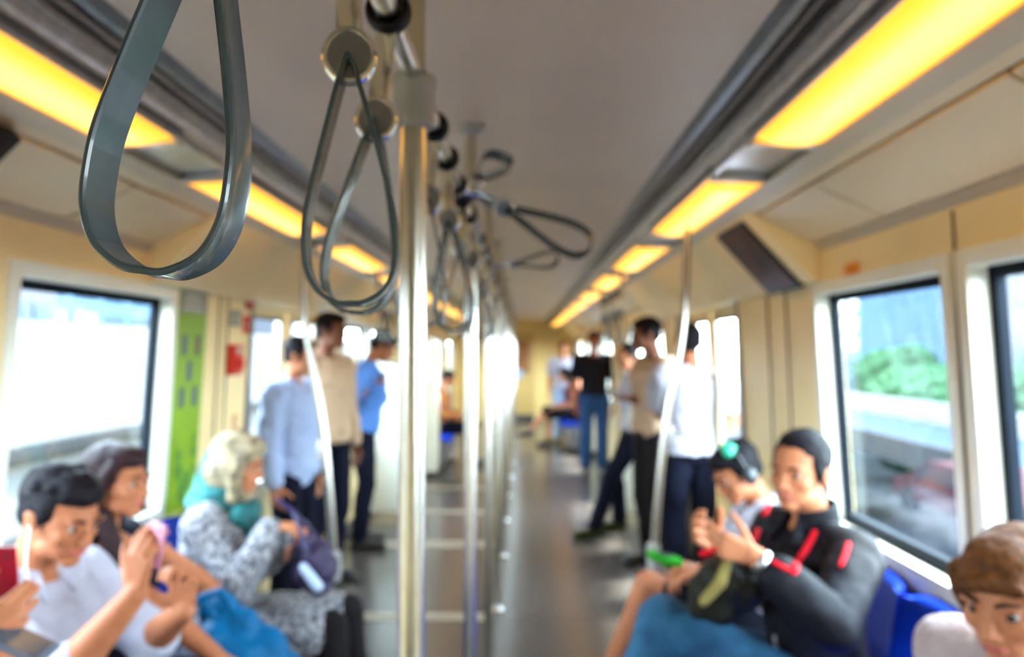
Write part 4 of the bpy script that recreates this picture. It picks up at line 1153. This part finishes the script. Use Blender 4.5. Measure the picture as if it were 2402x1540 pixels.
# ---- 7. person at the left edge, only hands with phone in view
f = Fig('person cut off by the left edge, hands holding up a red phone', (-1.10, 1.22, 0), -90, True, .97, lean=4, skin='tan', head=(0, 14, 0), seat=.40,
        rw=W(-135, 1545, 1.20), ra=('w', (.2, -.3, -1), (.2, .6, .3)), rh=(.75, .1, .45), lw=W(-30, 1480, 1.34), la=('w', (-.3, .2, -1), (0, -.8, .3)), lh=(.1, .1, 1))
f.curl = {1: .45, -1: .35}; f.body(); f.hair('short'); f.shirt('shirt', cloth('grey_shirt_cloth', (186, 176, 186)), 'elbow', .016); f.trousers(m_navy); f.shoes()
phone('dark red phone held upright at the left edge', W(-8, 1375, 1.32), (.2, -1, .2), (0, 0, 1), M('dark_red_case', (150, 8, 40), .3))
phone('grey phone held flat and slanting at the lower left corner', W(18, 1492, 1.21), (-.45, -.1, .85), (.75, .1, .45), M('grey_case', (90, 96, 112), .3))

# ---- standing passengers
def stand(label, px, y, yaw, **k):
    x = at(px, 822, y).x
    return Fig(label, (x, y, 0), yaw, False, **k)
m_ltb = cloth('light_blue_shirt_cloth', (80, 122, 188)); m_wb = cloth('blue_white_shirt_cloth', (150, 164, 198)); m_cr = cloth('cream_shirt_cloth', (178, 150, 124)); m_blk = cloth('black_tee_cloth', (22, 22, 30))
f = stand('standing person in blue-white long sleeved shirt beside the left door, arm hanging', 688, 4.15, -100, k=.94, skin='fair', lod=1, head=(0, 10, 0))
f.body(); f.hair('short'); f.shirt('shirt', m_wb, 'long', .024, low=-.2, disp=.022); f.trousers(m_navy); f.shoes(); f.collar(m_wb)
f = stand('standing man in cream shirt with black hair behind the blue-white shirt', 765, 4.85, -120, k=1.04, skin='brown', lod=1, head=(10, 5, 0))
f.body(); f.hair('short'); f.shirt('shirt', m_cr, 'long', .02, low=-.08, disp=.02); f.trousers(m_navy); f.shoes()
b = B(); torus(b, (0, 0, 0), .17, .016, 'Z', 32, 8, (1, .76, 1.2)); q = link('belt', b, m_shoe, f.r); q.location = f.P + V((0, 0, .04))
f = stand('standing man in light blue shirt and dark trousers looking down at a phone', 852, 5.75, -78, k=1.0, skin='tan', lod=1, lean=6, head=(0, 30, 0),
          rw=at(872, 905, 5.62), ra=('w', (0, -.3, -1), (0, .3, .8)), rh=(.9, .1, .3), lw=at(868, 912, 5.85), la=('w', (0, .3, -1), (0, -.3, .8)), lh=(.9, -.1, .3))
f.curl = {1: .6, -1: .6}; f.body(); f.hair('short'); f.shirt('shirt', m_ltb, 'elbow', .026, low=-.04, disp=.024); f.trousers(m_navy); f.shoes()
b = B(); torus(b, (0, 0, 0), .165, .016, 'Z', 32, 8, (1, .74, 1.2)); q = link('belt', b, m_shoe, f.r); q.location = f.P + V((0, 0, .035))
phone('dark phone in the hands of the man in the light blue shirt', at(890, 896, 5.73), (-.7, 0, .7), (.7, 0, .7))
f = stand('man in black T-shirt and blue jeans standing facing the camera in the aisle', 1393, 9.15, 182, k=1.03, skin='fair', lod=1)
f.body(); f.hair('short'); f.shirt('black_tee', m_blk, 'short', .018, low=-.06, disp=.015); f.trousers(m_denimd, .02); f.shoes()
f = stand('person in white top standing far behind the man in black', 1322, 12.2, 175, k=.98, skin='fair', lod=2)
f.body(); f.hair('short', m_hairb); f.shirt('white_top', m_ws, 'short', .02, low=-.1, disp=.015); f.trousers(cloth('pale_jeans_cloth', (150, 170, 190)), .02); f.shoes()
f = stand('standing woman in white top leaning by the right door with navy trousers', 1492, 6.2, 100, k=.93, skin='fair', lod=1, f=True, head=(20, 10, 0), lean=3,
          rw=at(1520, 945, 5.95), ra=('w', (.3, 0, -1), (0, 0, 1)), rh=(.8, -.2, 0), lw=at(1500, 950, 6.05), la=('w', (-.5, 0, -1), (0, 0, 1)), lh=(.9, 0, 0),
          ankles=((.10, .12, .09), (-.10, .40, .09)), knees=((.10, .16, .48), (-.10, .26, .50)))
f.body(); f.hair('back'); f.shirt('white_top', m_ws, 'short', .016, disp=.015); f.trousers(m_navy, .016); f.shoes(cloth('dark_olive_shoe', (52, 56, 26)))
f = stand('standing man in pale shirt with raised bare forearm behind the right grab pole', 1532, 5.2, 105, k=1.03, skin='brown', lod=1, head=(-10, 8, 0),
          lw=at(1478, 935, 5.15), la=('w', (.2, -.3, -1), (0, 0, 1)), lh=(-1, 0, .1), rw=at(1590, 955, 5.45), ra=('w', (.3, -.3, -1), (0, 0, 1)), rh=(-1, 0, 0))
f.body(); f.hair('short'); f.shirt('shirt', m_cr, 'short', .02, low=-.08, disp=.015); f.trousers(m_char, .02); f.shoes()
f = stand('man in bright white short sleeved shirt with shoulder strap, back to the camera', 1618, 4.55, 12, k=.99, skin='tan', lod=1, head=(-15, 0, 0),
          rw=at(1668, 1035, 4.62), ra=('w', (.9, -.1, -.2), (-1, 0, 0)), rh=(-.3, .2, -.9), lw=at(1585, 975, 4.85), la=('w', (-.6, 0, -1), (0, 0, 1)), lh=(-.2, .7, .2))
f.body(); f.hair('short'); f.shirt('shirt', m_ws, 'short', .026, low=-.03, disp=.018); f.trousers(m_navy, .02); f.shoes()
b = B(); torus(b, (0, 0, 0), .17, .017, 'Z', 32, 8, (1, .76, 1.2)); q = link('belt', b, m_shoe, f.r); q.location = f.P + V((0, 0, .03))
b = Blob(); b.chain([f.up(.12, .09, .46), f.up(.125, -.02, .515), f.up(.12, -.135, .40), f.up(.13, -.14, .22)], [.016] * 4, 8); b.build('shoulder_strap', m_navy, f.r, .008, 2)
# far seated passengers
f = Fig('far seated passenger with brown top on the left bench beyond the poles', (-1.02, 9.8, 0), -90, True, .97, lean=10, skin='tan', lod=2, head=(0, 20, 0))
f.body(); f.hair('short'); f.shirt('brown_top', cloth('rust_brown_cloth', (128, 74, 62), rgb2=(190, 120, 60), scale=9), 'long', .02); f.trousers(m_navy); f.shoes()
f = Fig('far seated passenger with crossed bare leg beside the man in black', (1.03, 11.6, 0), 90, True, .97, lean=14, skin='fair', lod=2, head=(0, 20, 0), f=True,
        knees=((.08, .46, .52), (-.02, .50, .60)), ankles=((.10, .45, .10), (.02, .76, .26), (.1, 1, -.1), (0, 1, -.1)))
f.body(); f.hair('long'); f.shirt('dark_top', cloth('maroon_cloth', (96, 52, 56)), 'short', .02); f.trousers(m_char, c=.1); f.shoes()

r = root('pouch', 'small bright green pouch held above the bare knee of the woman with headphones', 'pouch', tuple(W(1556, 1308, 2.46))); o = V(r.location)
b = Blob(); b.chain([W(1528, 1300, 2.46) - o, W(1560, 1312, 2.46) - o, W(1590, 1318, 2.46) - o], [.016, .022, .018]); b.build('pouch_body', M('bright_green_cloth', (40, 140, 30), .7, spec=.15), r, .005, 2)
b = Blob(); b.chain([W(1540, 1296, 2.44) - o, W(1575, 1302, 2.44) - o], [.005, .005], 8); b.build('pouch_zip', m_dark, r, .003, 1)
r = root('waist_bag', 'small white rounded bag at the waist of the woman leaning by the right door', 'bag', tuple(at(1492, 985, 5.85))); o = V(r.location)
b = Blob(); b.ell((0, 0, 0), (.085, .05, .095)); b.build('bag_body', M('white_leather', (226, 226, 222), .5), r, .009, 2)
b = Blob(); b.chain([V((-.06, 0, .07)), V((-.03, .03, .2)), V((.05, .1, .42))], [.008] * 3, 8); b.build('bag_strap', M('white_leather', (226, 226, 222), .5), r, .006, 1)
